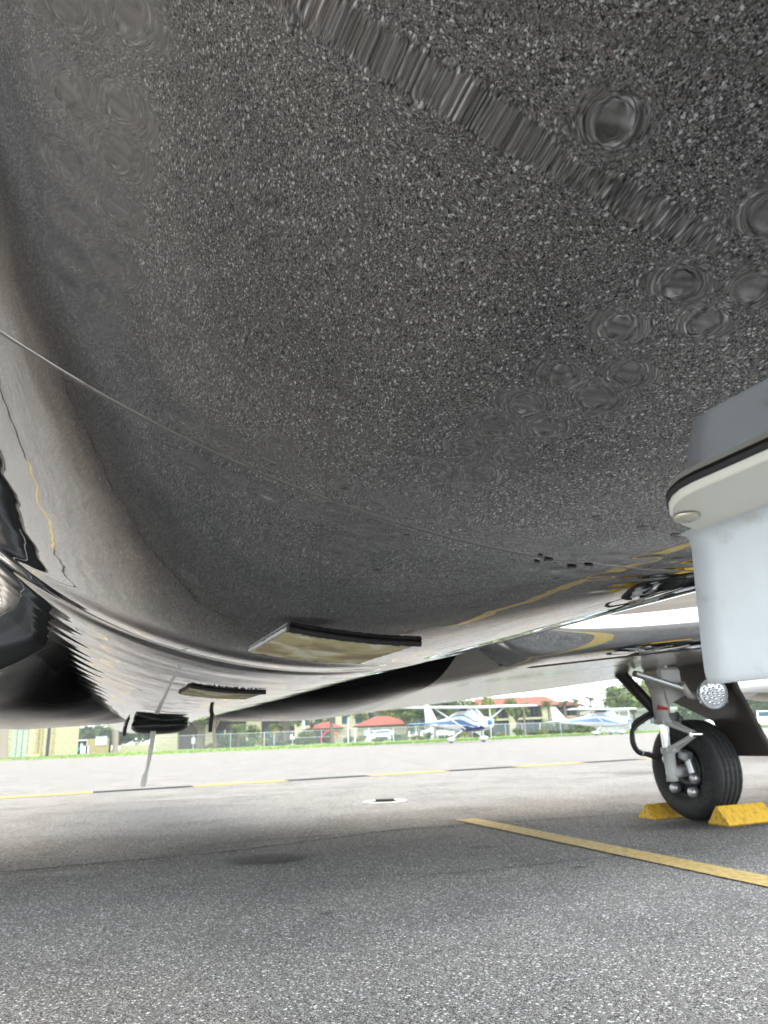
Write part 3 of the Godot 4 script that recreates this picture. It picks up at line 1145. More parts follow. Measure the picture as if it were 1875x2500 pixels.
	prism(st, PackedVector3Array([v.call(2.625, 0.80, 3.32), v.call(2.61, 0.77, 2.88), v.call(2.61, 0.62, 2.84), v.call(2.615, 0.40, 2.745), v.call(2.615, 0.30, 2.69), v.call(2.62, 0.30, 2.96), v.call(2.625, 0.47, 3.05), v.call(2.63, 0.58, 3.32)]), Vector3(0.016 * side, 0, 0))
	obj(st, "gear_door", M.door, gear)
	st = begin()
	tube(st, [v.call(2.605, 0.76, 2.885), v.call(2.605, 0.62, 2.845), v.call(2.61, 0.40, 2.75), v.call(2.61, 0.30, 2.695)], [0.011], 8)
	obj(st, "door_stiffener", M.door, gear)
	# landing light on its bracket
	var lc: Vector3 = v.call(2.505, 0.602, 2.9)
	var la: Vector3 = Vector3(-0.28 * side, -0.06, 1.0).normalized()
	st = begin()
	lathe(st, lc, la, [[0.03, -0.07], [0.06, -0.05], [0.075, -0.01], [0.077, 0.004], [0.074, 0.008], [0.069, 0.008], [0.068, 0.0]], 40)
	var ring := obj(st, "lamp_housing", M.lamp_back, gear)
	st = begin()
	lathe(st, lc, la, [[0.069, 0.001], [0.06, 0.004], [0.03, 0.005], [0.0, 0.005]], 40)
	obj(st, "lamp_reflector", M.lamp_lens, gear)
	var u := la.cross(Vector3.UP).normalized()
	var w := la.cross(u)
	st = begin()
	for i in 3:
		for j in [1, 7, 13][i]:
			var r: float = [0.0, 0.026, 0.05][i]
			var a: float = TAU * j / [1.0, 7.0, 13.0][i]
			lathe(st, lc + u * cos(a) * r + w * sin(a) * r + la * 0.004, la, [[0.0105, 0.0], [0.009, 0.004], [0.005, 0.0065], [0.0, 0.007]], 10)
	obj(st, "lamp_cells", M.lamp_cell, gear)
	for a in [0.5, 2.6, 4.6]:
		st = begin(false)
		box(st, lc + u * cos(a) * 0.079 + w * sin(a) * 0.079, Vector3(0.014, 0.014, 0.006), 0.001)
		obj(st, "lamp_lug", M.lamp_back, gear)
	st = begin()
	tube(st, [lc - la * 0.06, v.call(2.6, 0.66, 3.0)], [0.022], 10)
	obj(st, "lamp_bracket", M.door, gear)

func make_aircraft() -> void:
	M.dome = mat(0.02, 0.022, 0.022, 0.22)
	M.lamp_cell = mat(0.8, 0.83, 0.88, 0.05, 0.9)
	var at := Vector3(cos(YAW) * KEEL, 0, -sin(YAW) * KEEL)
	var craft := thing("twin_aircraft", "big aircraft with polished mirror belly overhead, black wing roots and blade antenna", "aircraft", at, YAW)
	make_fuselage(craft)
	make_wings(craft)
	make_antennas(craft)
	make_gear(craft, 1.0)

func local(l: float, y: float, s: float) -> Vector3:
	return Vector3(cos(YAW) * KEEL, 0, -sin(YAW) * KEEL) + Basis(Vector3.UP, YAW) * Vector3(l, y, -s)

func make_chocks() -> void:
	for k in [[2.54, 2.885, "yellow wooden wheel chock in front of the tyre, at the right picture edge", 0.30, 0.085], [2.52, 3.33, "yellow wheel chock half hidden behind the tyre", 0.34, 0.07]]:
		var o := Node3D.new()
		var st := begin(false)
		var hw := 0.062
		var ht: float = k[4]
		var l: float = k[3] * 0.5
		prism(st, PackedVector3Array([Vector3(-l, 0, -hw), Vector3(-l, 0.006, -hw - 0.002), Vector3(-l, ht - 0.004, -0.006), Vector3(-l, ht, 0), Vector3(-l, ht - 0.004, 0.006), Vector3(-l, 0.006, hw + 0.002), Vector3(-l, 0, hw)]), Vector3(2 * l, 0, 0))
		var m := obj(st, "wheel_chock", M.chock)
		m.position = local(k[0], 0, k[1])
		m.rotation.y = YAW + 0.02
		tag(m, k[2], "wheel chock", "yellow chocks at the wheel")
		o.free()

# ---------------------------------------------------------------- far side of the apron
func far(x: float, y: float, z: float, k := 1.0) -> Vector3:
	return Vector3(x * k, 0.45 + (y - 0.45) * k, z * k)

func bg_materials() -> void:
	var g := mat(1, 1, 1, 0.9)
	g.albedo_texture = noise_tex(FastNoiseLite.TYPE_SIMPLEX_SMOOTH, 0.03, 512, [[0.1, 0.09, 0.13, 0.03], [0.4, 0.14, 0.23, 0.045], [0.7, 0.2, 0.3, 0.07], [1.0, 0.34, 0.36, 0.16]], 61, false, 5)
	g.uv1_scale = Vector3(0.4, 0.4, 0.4)
	M.grass = g
	var d := mat(1, 1, 1, 0.9)
	d.albedo_texture = noise_tex(FastNoiseLite.TYPE_SIMPLEX_SMOOTH, 0.03, 256, [[0.1, 0.22, 0.2, 0.12], [0.5, 0.42, 0.38, 0.24], [1.0, 0.62, 0.58, 0.42]], 62, false, 4)
	d.uv1_scale = Vector3(0.5, 0.5, 0.5)
	M.dirt = d
	M.bark = grain(0.16, 0.13, 0.10, 0.9, 3.0)
	M.pale_bark = grain(0.3, 0.25, 0.2, 0.9, 4.0)
	M.cream = grain(0.46, 0.42, 0.27, 0.85, 0.6)
	M.buff = grain(0.38, 0.31, 0.16, 0.85, 0.6)
	M.pale_green = grain(0.42, 0.47, 0.37, 0.5, 0.5)
	M.white_wall = grain(0.55, 0.56, 0.55, 0.8, 0.4)
	M.dark_screen = grain(0.035, 0.035, 0.038, 0.4, 0.5)
	M.dark_wood = grain(0.07, 0.05, 0.04, 0.8, 0.8)
	M.tile = grain(0.34, 0.085, 0.055, 0.75, 0.8)
	M.steel = mat(0.5, 0.52, 0.54, 0.4, 0.5)
	M.teal = mat(0.06, 0.27, 0.24, 0.4)
	M.red_hoop = mat(0.75, 0.09, 0.05, 0.5)
	M.blue_sign = mat(0.55, 0.66, 0.78, 0.5)
	M.white_gloss = mat(0.8, 0.81, 0.82, 0.15)
	M.plane_white = mat(0.56, 0.59, 0.61, 0.16)
	M.plane_blue = mat(0.05, 0.14, 0.34, 0.16)
	M.plane_sky = mat(0.12, 0.33, 0.6, 0.2)
	M.plane_pale = mat(0.16, 0.28, 0.52, 0.2)
	M.plane_navy = mat(0.012, 0.02, 0.09, 0.2)
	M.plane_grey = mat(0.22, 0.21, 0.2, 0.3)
	M.glass = mat(0.03, 0.08, 0.1, 0.04)
	M.tail_red = mat(0.6, 0.02, 0.02, 0.3)
	M.orange = mat(0.9, 0.25, 0.03, 0.6)
	M.lemon = mat(0.9, 0.65, 0.1, 0.6)
	M.lime = mat(0.3, 0.55, 0.1, 0.6)
	for k in [["leaf", 1.0], ["palm_leaf", 1.0], ["dry_leaf", 1.0]]:
		var m := StandardMaterial3D.new()
		m.vertex_color_use_as_albedo = true
		m.roughness = 0.6
		m.backlight_enabled = true
		m.backlight = Color(0.35, 0.4, 0.15)
		m.cull_mode = BaseMaterial3D.CULL_DISABLED
		M[k[0]] = m
	var net := mat(0.5, 0.52, 0.53, 0.6)
	net.transparency = BaseMaterial3D.TRANSPARENCY_ALPHA
	net.albedo_color = Color(0.7, 0.72, 0.73, 0.13)
	M.net = net

func grain(r: float, g: float, b: float, rough: float, sc: float) -> StandardMaterial3D:
	var m := mat(r, g, b, rough)
	if not M.has("grain_tex"):
		M.grain_tex = noise_tex(FastNoiseLite.TYPE_SIMPLEX_SMOOTH, 0.015, 512, [[0.1, 0.55, 0.54, 0.52], [0.5, 0.85, 0.85, 0.84], [0.9, 1.0, 1.0, 1.0]], 71, false, 6)
	m.albedo_texture = M.grain_tex
	m.uv1_triplanar = true
	m.uv1_scale = Vector3(sc, sc, sc)
	return m

func crown_mesh(sd: int, n: int, leaf: float, base: Color) -> ArrayMesh:
	var r := RandomNumberGenerator.new()
	r.seed = sd
	var lobes := []
	for i in 11:
		var a := r.randf() * TAU
		var e := r.randf_range(-0.35, 0.9)
		var q := r.randf_range(0.3, 0.72)
		lobes.append([Vector3(cos(a) * q, e * 0.6, sin(a) * q), r.randf_range(0.26, 0.48), r.randf_range(0.6, 1.35)])
	var st := begin(false)
	for i in n:
		var lo: Array = lobes[r.randi() % lobes.size()]
		var d := Vector3(r.randfn(), r.randfn(), r.randfn()).normalized()
		var p: Vector3 = lo[0] + d * lo[1] * pow(r.randf(), 0.35)
		var u := Vector3(r.randfn(), r.randfn(), r.randfn()).normalized()
		var v := u.cross(d + Vector3(0.01, 0.3, 0)).normalized()
		var s := leaf * r.randf_range(0.6, 1.4)
		var t: float = lo[2] * r.randf_range(0.7, 1.35)
		st.set_color(Color(base.r * t, base.g * t * r.randf_range(0.9, 1.1), base.b * t))
		tri(st, p - u * s - v * s * 0.35, p + v * s * 0.45, p + u * s - v * s * 0.2)
		tri(st, p - u * s * 0.6 + v * s * 0.3, p + u * s * 0.9 + v * s * 0.5, p + v * s * 1.1)
	return mesh_of(st, M.leaf)

var crowns := []
func tree(called: String, label: String, at: Vector3, height: float, spread: float, kind: int, trunk := true, group := "trees beyond the fence", bark := "bark") -> void:
	var t := thing(called, label, "tree", at, rng.randf() * TAU, group)
	var st := begin()
	var top := height * 0.62
	tube(st, [Vector3(0, -0.1, 0), Vector3(0.03, top * 0.2, 0), Vector3(-0.05 * spread, top * 0.6, 0.05), Vector3(0.03, top, 0)], [height * 0.05, height * 0.036, height * 0.03, height * 0.016], 9)
	for i in 4:
		var a := TAU * i / 4.0 + 0.4
		tube(st, [Vector3(0, top * 0.6, 0), Vector3(cos(a) * spread * 0.3, top * 0.95, sin(a) * spread * 0.3), Vector3(cos(a) * spread * 0.55, height * 0.8, sin(a) * spread * 0.55)], [height * 0.018, height * 0.011, height * 0.005], 6)
	obj(st, "trunk", M[bark], t)
	var c := inst(crowns[kind], "crown", t)
	c.position = Vector3(0, height * 0.68, 0)
	c.scale = Vector3(spread, height * 0.42, spread)

func bush(called: String, label: String, at: Vector3, h: float, w: float, kind: int, group := "shrubs along the fence") -> void:
	var c := inst(crowns[kind], called)
	c.position = at + Vector3(0, h * 0.36, 0)
	c.scale = Vector3(w, h * 0.7, w)
	c.rotation.y = rng.randf() * TAU
	tag(c, label, "shrub", group)

func palm_crown(r: float, sd: int, n: int, droop: float) -> ArrayMesh:
	var q := RandomNumberGenerator.new()
	q.seed = sd
	var st := begin(false)
	for i in n:
		var a := q.randf() * TAU
		var up := q.randf_range(-0.5, 1.1)
		var tone := q.randf_range(0.6, 1.3)
		var col := Color(0.10 * tone, 0.16 * tone, 0.035) if up > -0.2 else Color(0.24 * tone, 0.18 * tone, 0.05)
		var l := r * q.randf_range(0.75, 1.1)
		var prev := Vector3.ZERO
		var side := Vector3(-sin(a), 0, cos(a))
		for k in 7:
			var f := (k + 1) / 7.0
			var p := Vector3(cos(a) * l * f * 0.9, up * l * f * 0.75 - droop * l * f * f, sin(a) * l * f * 0.9)
			# leaflets hang to both sides
			for s in [-1.0, 1.0]:
				for z in 2:
					var b := prev.lerp(p, z * 0.5)
					st.set_color(col * q.randf_range(0.8, 1.2))
					var w: float = l * 0.3 * sin(PI * clampf(f * 0.9 + 0.08, 0, 1))
					tri(st, b, b.lerp(p, 0.45), b + side * s * w + (p - prev) * 0.7 + Vector3(0, -w * 0.45, 0))
			prev = p
	return mesh_of(st, M.palm_leaf)

func palm(label: String, at: Vector3, height: float, r: float, kind: int) -> void:
	var t := thing("palm_tree", label, "palm tree", at, rng.randf() * TAU, "palms round the buildings")
	var st := begin()
	var pts := []
	var rad := []
	for i in 13:
		pts.append(Vector3(0.02 * sin(i * 0.6), height * i / 12.0 - 0.1 * (1 if i == 0 else 0), 0))
		rad.append((0.16 + 0.05 * (1.0 - i / 12.0)) * (1.0 + 0.08 * (i % 2)))
	tube(st, pts, rad, 9)
	obj(st, "trunk", M.bark, t)
	var c := inst(M["palm_mesh_%d" % kind], "crown", t)
	c.position = Vector3(0, height, 0)
	c.scale = Vector3(r, r, r)

func wall_box(called: String, a: Vector3, b: Vector3, m: Material, parent: Node, ch := 0.01) -> MeshInstance3D:
	var st := begin(false)
	box(st, (a + b) * 0.5, (b - a).abs(), ch)
	return obj(st, called, m, parent)

func hip_roof(called: String, x0: float, x1: float, z0: float, z1: float, y0: float, y1: float, m: Material, parent: Node, inset := 0.3) -> void:
	var st := begin(false)
	var w := minf(absf(z1 - z0) * 0.5, (x1 - x0) * inset)
	var zm := (z0 + z1) * 0.5
	var a := Vector3(x0, y0, z0)
	var b := Vector3(x1, y0, z0)
	var c := Vector3(x1, y0, z1)
	var d := Vector3(x0, y0, z1)
	var e := Vector3(x0 + w, y1, zm)
	var f := Vector3(x1 - w, y1, zm)
	quad(st, a, e, f, b)
	quad(st, c, f, e, d)
	tri(st, b, f, c)
	tri(st, d, e, a)
	quad(st, a, b, c, d)
	obj(st, called, m, parent)
	st = begin(false)
	box(st, Vector3((x0 + x1) * 0.5, y0 - 0.09, z0 + 0.06 * signf(z0 - z1)), Vector3(x1 - x0, 0.18, 0.08), 0.01)
	obj(st, "fascia", M.dark_wood, parent)

# light aircraft: nose along +z, wheels on y = 0
const STATIONS := [[2.28, 0.2, 0.96, 1.36], [2.2, 0.42, 0.84, 1.44], [1.9, 0.49, 0.74, 1.5], [1.5, 0.52, 0.69, 1.54], [1.2, 0.54, 0.67, 1.58], [0.9, 0.55, 0.66, 1.86], [0.62, 0.55, 0.66, 2.1], [0.0, 0.55, 0.66, 2.16], [-0.5, 0.54, 0.68, 2.13], [-1.1, 0.5, 0.74, 1.98], [-1.8, 0.42, 0.84, 1.74], [-2.6, 0.32, 0.95, 1.6], [-4.0, 0.17, 1.1, 1.46], [-5.3, 0.06, 1.24, 1.38]]

func body_ring(z: float, grow := 1.0, n := 28) -> PackedVector3Array:
	var s: Array = STATIONS[0]
	for i in STATIONS.size() - 1:
		var a: Array = STATIONS[i]
		var b: Array = STATIONS[i + 1]
		if z <= a[0] and z >= b[0]:
			var t: float = (a[0] - z) / (a[0] - b[0])
			s = [z, lerpf(a[1], b[1], t), lerpf(a[2], b[2], t), lerpf(a[3], b[3], t)]
	var o := PackedVector3Array()
	for i in n:
		var a := TAU * i / n
		var cx := signf(cos(a)) * pow(absf(cos(a)), 0.62)
		var cy := signf(sin(a)) * pow(absf(sin(a)), 0.62)
		o.append(Vector3(cx * s[1] * grow, (s[2] + s[3]) * 0.5 + cy * (s[3] - s[2]) * 0.5 * grow, z))
	return o

func foil(x: float, y: float, le: float, chord: float, thick: float) -> PackedVector3Array:
	var o := PackedVector3Array()
	for k in [[1.0, 0.02], [0.7, 0.55], [0.4, 0.95], [0.2, 0.92], [0.06, 0.6], [0.0, 0.0], [0.06, -0.35], [0.3, -0.42], [0.7, -0.2], [1.0, -0.02]]:
		o.append(Vector3(x, y + k[1] * thick, le - k[0] * chord))
	return o

func body_patch(st: SurfaceTool, z0: float, z1: float, i0: float, i1: float, grow: float, tilt := 0.0) -> void:
	st.set_smooth_group(0)
	var rows := []
	for i in 13:
		var z := lerpf(z0, z1, i / 12.0)
		var r := body_ring(z, grow, 56)
		var row := []
		for j in 5:
			var q := lerpf(i0, i1, j / 4.0) + tilt * i / 12.0
			var a := int(floor(q))
			row.append(r[posmod(a, 56)].lerp(r[posmod(a + 1, 56)], q - a))
		rows.append(row)
	for i in 12:
		for j in 4:
			quad(st, rows[i][j], rows[i][j + 1], rows[i + 1][j + 1], rows[i + 1][j])

func light_plane(label: String, at: Vector3, turn: float, stripe: Material, belly: Material, stab: Material) -> void:
	var t := thing("light_aircraft", label, "light aircraft", at, turn, "high wing light aircraft parked along the grass")
	var st := begin()
	var rings := []
	for i in 40:
		rings.append(body_ring(lerpf(2.28, -5.3, pow(i / 39.0, 1.1))))
	loft(st, rings)
	obj(st, "fuselage", M.plane_white, t)
	st = begin()
	body_patch(st, 2.15, -0.2, 45, 53, 1.012)
	body_patch(st, 2.15, -0.2, 31, 39, 1.012)
	obj(st, "lower_cowl", belly, t)
	for s in [0, 1]:
		st = begin()
		if s == 0:
			body_patch(st, 2.0, -4.9, -3.2, -1.2, 1.015, 4.0)
			body_patch(st, 2.0, -4.9, 0.6, 1.8, 1.015, 3.0)
		else:
			body_patch(st, 2.0, -4.9, 31.2, 29.2, 1.015, -4.0)
			body_patch(st, 2.0, -4.9, 27.4, 26.2, 1.015, -3.0)
		obj(st, "side_stripe", stripe, t)
		st = begin()
		if s == 0:
			body_patch(st, 0.55, -0.35, 6, 11, 1.013)
			body_patch(st, -0.45, -1.2, 6, 10.5, 1.013)
		else:
			body_patch(st, 0.55, -0.35, 22, 17, 1.013)
			body_patch(st, -0.45, -1.2, 22, 17.5, 1.013)
		obj(st, "side_window", M.glass, t)
		st = begin(false)
		for k in 5:
			var p: Vector3 = body_ring(-2.6 - k * 0.2, 1.02, 56)[1 if s == 0 else 27]
			box(st, p + Vector3(0, -0.1, 0), Vector3(0.012, 0.22, 0.05 + 0.03 * (k % 2)), 0.002)
		obj(st, "registration_mark", stripe, t)
	st = begin()
	body_patch(st, 1.18, 0.66, 5, 23, 1.012)
	obj(st, "windshield", M.glass, t)
	for s in [-1.0, 1.0]:
		st = begin()
		var r := [foil(0.0, 2.12, 0.78, 1.63, 0.14), foil(2.6 * s, 2.17, 0.78, 1.6, 0.13), foil(5.1 * s, 2.2, 0.62, 1.16, 0.1), foil(5.42 * s, 2.2, 0.5, 0.9, 0.05), foil(5.5 * s, 2.16, 0.35, 0.6, 0.01)]
		if s > 0:
			r.reverse()
		loft(st, r)
		obj(st, "wing", M.plane_white, t)
		st = begin()
		tube(st, [Vector3(0.53 * s, 0.82, 0.35), Vector3(2.7 * s, 2.12, 0.28)], [0.05], 8)
		obj(st, "wing_strut", M.plane_white, t)
		st = begin()
		tube(st, [Vector3(0.35 * s, 0.76, -0.2), Vector3(0.85 * s, 0.52, -0.22), Vector3(1.24 * s, 0.24, -0.25)], [0.07, 0.05, 0.04], 8)
		obj(st, "gear_leg", M.plane_white, t)
		wheel_fairing(t, Vector3(1.28 * s, 0.0, -0.25))
		st = begin()
		r = [foil(0.0, 1.33, -4.35, 1.05, 0.06), foil(1.5 * s, 1.33, -4.6, 0.75, 0.045), foil(1.7 * s, 1.33, -4.8, 0.5, 0.02)]
		if s > 0:
			r.reverse()
		loft(st, r)
		obj(st, "tailplane", stab, t)
	wheel_fairing(t, Vector3(0, 0.0, 1.5))
	st = begin()
	tube(st, [Vector3(0, 0.8, 1.55), Vector3(0, 0.2, 1.5)], [0.045], 8)
	obj(st, "nose_strut", M.steel, t)
	st = begin(false)
	prism(st, PackedVector3Array([Vector3(-0.035, 1.42, -3.3), Vector3(-0.035, 1.55, -3.95), Vector3(-0.035, 2.66, -4.95), Vector3(-0.035, 2.68, -5.5), Vector3(-0.035, 1.3, -5.35)]), Vector3(0.07, 0, 0))
	obj(st, "fin", M.plane_white, t)
	st = begin()
	lathe(st, Vector3(0, 1.17, 2.28), Vector3.BACK, [[0.17, 0.0], [0.16, 0.08], [0.11, 0.2], [0.04, 0.28], [0.0, 0.3]], 16)
	obj(st, "spinner", stripe, t)
	for s in [-1.0, 1.0]:
		st = begin()
		var g := []
		for k in [[0.1, 0.05, 0.03], [0.35, 0.08, 0.022], [0.65, 0.075, 0.014], [0.93, 0.045, 0.006]]:
			g.append(circle(Vector3(0.02 * s, 1.17 + s * k[0], 2.38), Vector3.UP, k[1], 8, k[2] / k[1]))
		loft(st, g)
		obj(st, "propeller_blade", M.steel, t)
	for x in [-0.2, 0.12]:
		st = begin()
		tube(st, [Vector3(x, 2.1, -0.3), Vector3(x, 2.55, -0.5)], [0.012], 6)
		obj(st, "roof_aerial", M.steel, t)

func wheel_fairing(t: Node3D, c: Vector3) -> void:
	var st := begin()
	var g := []
	for k in [[0.42, 0.03, 0.03], [0.36, 0.09, 0.09], [0.2, 0.12, 0.15], [0.0, 0.12, 0.16], [-0.25, 0.09, 0.12], [-0.45, 0.04, 0.05], [-0.52, 0.01, 0.01]]:
		var o := PackedVector3Array()
		for i in 14:
			var a := TAU * i / 14
			o.append(c + Vector3(cos(a) * k[1], 0.23 + sin(a) * k[2], k[0]))
		g.append(o)
	loft(st, g)
	obj(st, "wheel_fairing", M.plane_white, t)
	st = begin()
	lathe(st, c + Vector3(0, 0.19, 0), Vector3.RIGHT, [[0.08, -0.06], [0.15, -0.06], [0.19, -0.03], [0.19, 0.03], [0.15, 0.06], [0.08, 0.06]], 20)
	obj(st, "tyre", M.rubber, t)

func car(called: String, label: String, at: Vector3, turn: float, tall: float, m: Material) -> void:
	var t := thing(called, label, "car", at, turn, "parked cars beyond the apron")
	var st := begin(false)
	var prof := [[-2.25, 0.35], [-2.3, 0.75], [-2.2, 1.0], [-2.0, 1.05], [-1.75, tall - 0.08], [-1.6, tall], [0.1, tall], [0.35, tall - 0.06], [1.05, 1.06], [1.9, 0.95], [2.2, 0.78], [2.25, 0.35]]
	var p := PackedVector3Array()
	for q in prof:
		p.append(Vector3(-0.86, q[1], q[0]))
	prism(st, p, Vector3(1.72, 0, 0))
	obj(st, "body", m, t)
	for s in [-1.0, 1.0]:
		st = begin(false)
		prism(st, PackedVector3Array([Vector3(0.862 * s, 1.08, -1.85), Vector3(0.862 * s, tall - 0.12, -1.62), Vector3(0.862 * s, tall - 0.12, 0.1), Vector3(0.862 * s, 1.08, 0.85)]), Vector3(0.006 * s, 0, 0))
		obj(st, "side_window", M.glass, t)
		for z in [-1.4, 1.35]:
			st = begin()
			lathe(st, Vector3(0.8 * s, 0.34, z), Vector3.RIGHT, [[0.0, -0.1], [0.3, -0.1], [0.34, -0.06], [0.34, 0.06], [0.3, 0.1], [0.0, 0.1]], 20)
			obj(st, "wheel", M.rubber, t)
		st = begin(false)
		box(st, Vector3(0.68 * s, 0.92, -2.26), Vector3(0.2, 0.24, 0.1), 0.02)
		obj(st, "tail_lamp", M.tail_red, t)
	st = begin(false)
	prism(st, PackedVector3Array([Vector3(-0.7, 1.1, -2.0), Vector3(0.7, 1.1, -2.0), Vector3(0.66, tall - 0.14, -1.795), Vector3(-0.66, tall - 0.14, -1.795)]), Vector3(0, 0.002, -0.02))
	obj(st, "rear_window", M.glass, t)
	st = begin(false)
	prism(st, PackedVector3Array([Vector3(-0.7, 1.1, 1.02), Vector3(0.7, 1.1, 1.02), Vector3(0.66, tall - 0.12, 0.46), Vector3(-0.66, tall - 0.12, 0.46)]), Vector3(0, 0.004, 0.02))
	obj(st, "windscreen", M.glass, t)

func make_background() -> void:
	bg_materials()
	crowns = [crown_mesh(1, 1700, 0.08, Color(0.085, 0.125, 0.02)), crown_mesh(2, 1700, 0.08, Color(0.05, 0.082, 0.018)), crown_mesh(3, 1500, 0.085, Color(0.13, 0.165, 0.025)), crown_mesh(4, 500, 0.13, Color(0.08, 0.115, 0.022)), crown_mesh(5, 420, 0.13, Color(0.17, 0.16, 0.03))]
	for k in 3:
		M["palm_mesh_%d" % k] = palm_crown(1.0, 90 + k, [30, 34, 44][k], [0.35, 0.5, 0.9][k])
	# grass bank beyond the apron
	var edge := [[-140.0, -40.0], [-60.0, -46.0], [-26.0, -51.0], [-3.5, -56.0], [5.0, -61.0], [14.0, -68.5], [26.5, -77.0], [60.0, -98.0], [200.0, -180.0]]
	var st := begin(false)
	var rows := []
	for off in [[0.0, 0.004], [0.6, 0.05], [2.0, 0.085], [6.0, 0.1], [40.0, 0.1], [700.0, 0.1]]:
		var row := []
		for i in edge.size() - 1:
			for k in 12:
				var q := k / 12.0
				row.append(Vector3(lerpf(edge[i][0], edge[i + 1][0], q), off[1], lerpf(edge[i][1], edge[i + 1][1], q) - off[0] + rng.randf_range(-0.2, 0.2)))
		rows.append(row)
	for i in rows.size() - 1:
		for j in rows[i].size() - 1:
			for v in [rows[i][j], rows[i + 1][j], rows[i + 1][j + 1], rows[i][j], rows[i + 1][j + 1], rows[i][j + 1]]:
				st.set_uv(Vector2(v.x, v.z))
				st.add_vertex(v)
	struct(obj(st, "grass_verge", M.grass))
	var poly := []
	var back := []
	for i in edge.size() - 1:
		for k in 30:
			var q := k / 30.0
			var p := Vector2(lerpf(edge[i][0], edge[i + 1][0], q), lerpf(edge[i][1], edge[i + 1][1], q))
			poly.append([p.x, p.y - 0.3])
			back.append([p.x, p.y + rng.randf_range(0.2, 1.6)])
	back.reverse()
	sheet("dirt_edge", poly + back, 0.004, M.dirt)
	# grass tufts along the edge
	var tuft := begin(false)
	for i in 9:
		var a := TAU * i / 9
		var l := Vector3(cos(a) * 0.05, 0.11, sin(a) * 0.05)
		tuft.set_color(Color(0.13, 0.24, 0.035) * (0.8 + 0.05 * i))
		tri(tuft, Vector3(-sin(a), 0, cos(a)) * 0.012, l, Vector3(sin(a), 0, -cos(a)) * 0.012)
	var mm := MultiMesh.new()
	mm.transform_format = MultiMesh.TRANSFORM_3D
	mm.mesh = mesh_of(tuft, M.leaf)
	mm.instance_count = 5200
	for i in 5200:
		var s := rng.randi_range(1, edge.size() - 3)
		var q := rng.randf()
		var off := rng.randf_range(-0.1, 1.0)
		off = off * off * 7.0
		mm.set_instance_transform(i, Transform3D(Basis(Vector3.UP, rng.randf() * TAU).scaled(Vector3.ONE * rng.randf_range(0.6, 1.2)), Vector3(lerpf(edge[s][0], edge[s + 1][0], q), minf(0.09, off * 0.05), lerpf(edge[s][1], edge[s + 1][1], q) - off)))
	var ti := MultiMeshInstance3D.new()
	ti.multimesh = mm
	put(ti, "grass_tufts")
	stuff(tag(ti, "fringe of short green grass along the far edge of the apron", "grass"))

	make_sheds()
	make_houses()
	make_fence()
	make_trees()
	light_plane("white and blue light aircraft with its nose and propeller facing the camera", Vector3(4.95, 0, -49.5), 0.5, M.plane_blue, M.plane_navy, M.plane_sky)
	light_plane("all white light aircraft with thin blue stripe seen side on beside the nose gear", Vector3(18.9, 0, -68.0), 0.78, M.plane_pale, M.plane_white, M.plane_white)
	light_plane("red and blue trimmed light aircraft, seen only mirrored at the left of the belly", Vector3(-20.5, 0, -21.5), 1.9, M.tail_red, M.plane_sky, M.plane_sky)
	make_neighbour()
	car("white_suv", "white sports utility car with red tail lamp at the far right edge", far(42.6, 0.2, -88) + Vector3(0.4, -0.1, 0), PI - 0.45 + PI, 1.75, M.white_gloss)
	car("parked_car", "white car parked behind the fence under the tiled roof", far(-0.8, 0.45, -82, 1.3) * Vector3(1, 0, 1) + Vector3(0, 0.1, 0), 1.9, 1.5, M.white_gloss)
	# thin lattice mast on the skyline
	var mast := thing("radio_mast", "thin pale radio mast standing above the far trees", "mast", Vector3(53.25, 0, -200))
	st = begin()
	for i in 3:
		var a := TAU * i / 3
		tube(st, [Vector3(cos(a) * 0.25, 0, sin(a) * 0.25), Vector3(cos(a) * 0.2, 12.0, sin(a) * 0.2)], [0.035], 5)
	for k in 24:
		var y := k * 0.5
		for i in 3:
			var a := TAU * i / 3
			var b := TAU * (i + 1) / 3
			tube(st, [Vector3(cos(a) * 0.23, y, sin(a) * 0.23), Vector3(cos(b) * 0.23, y + 0.5, sin(b) * 0.23)], [0.018], 4)
	obj(st, "lattice", M.steel, mast)

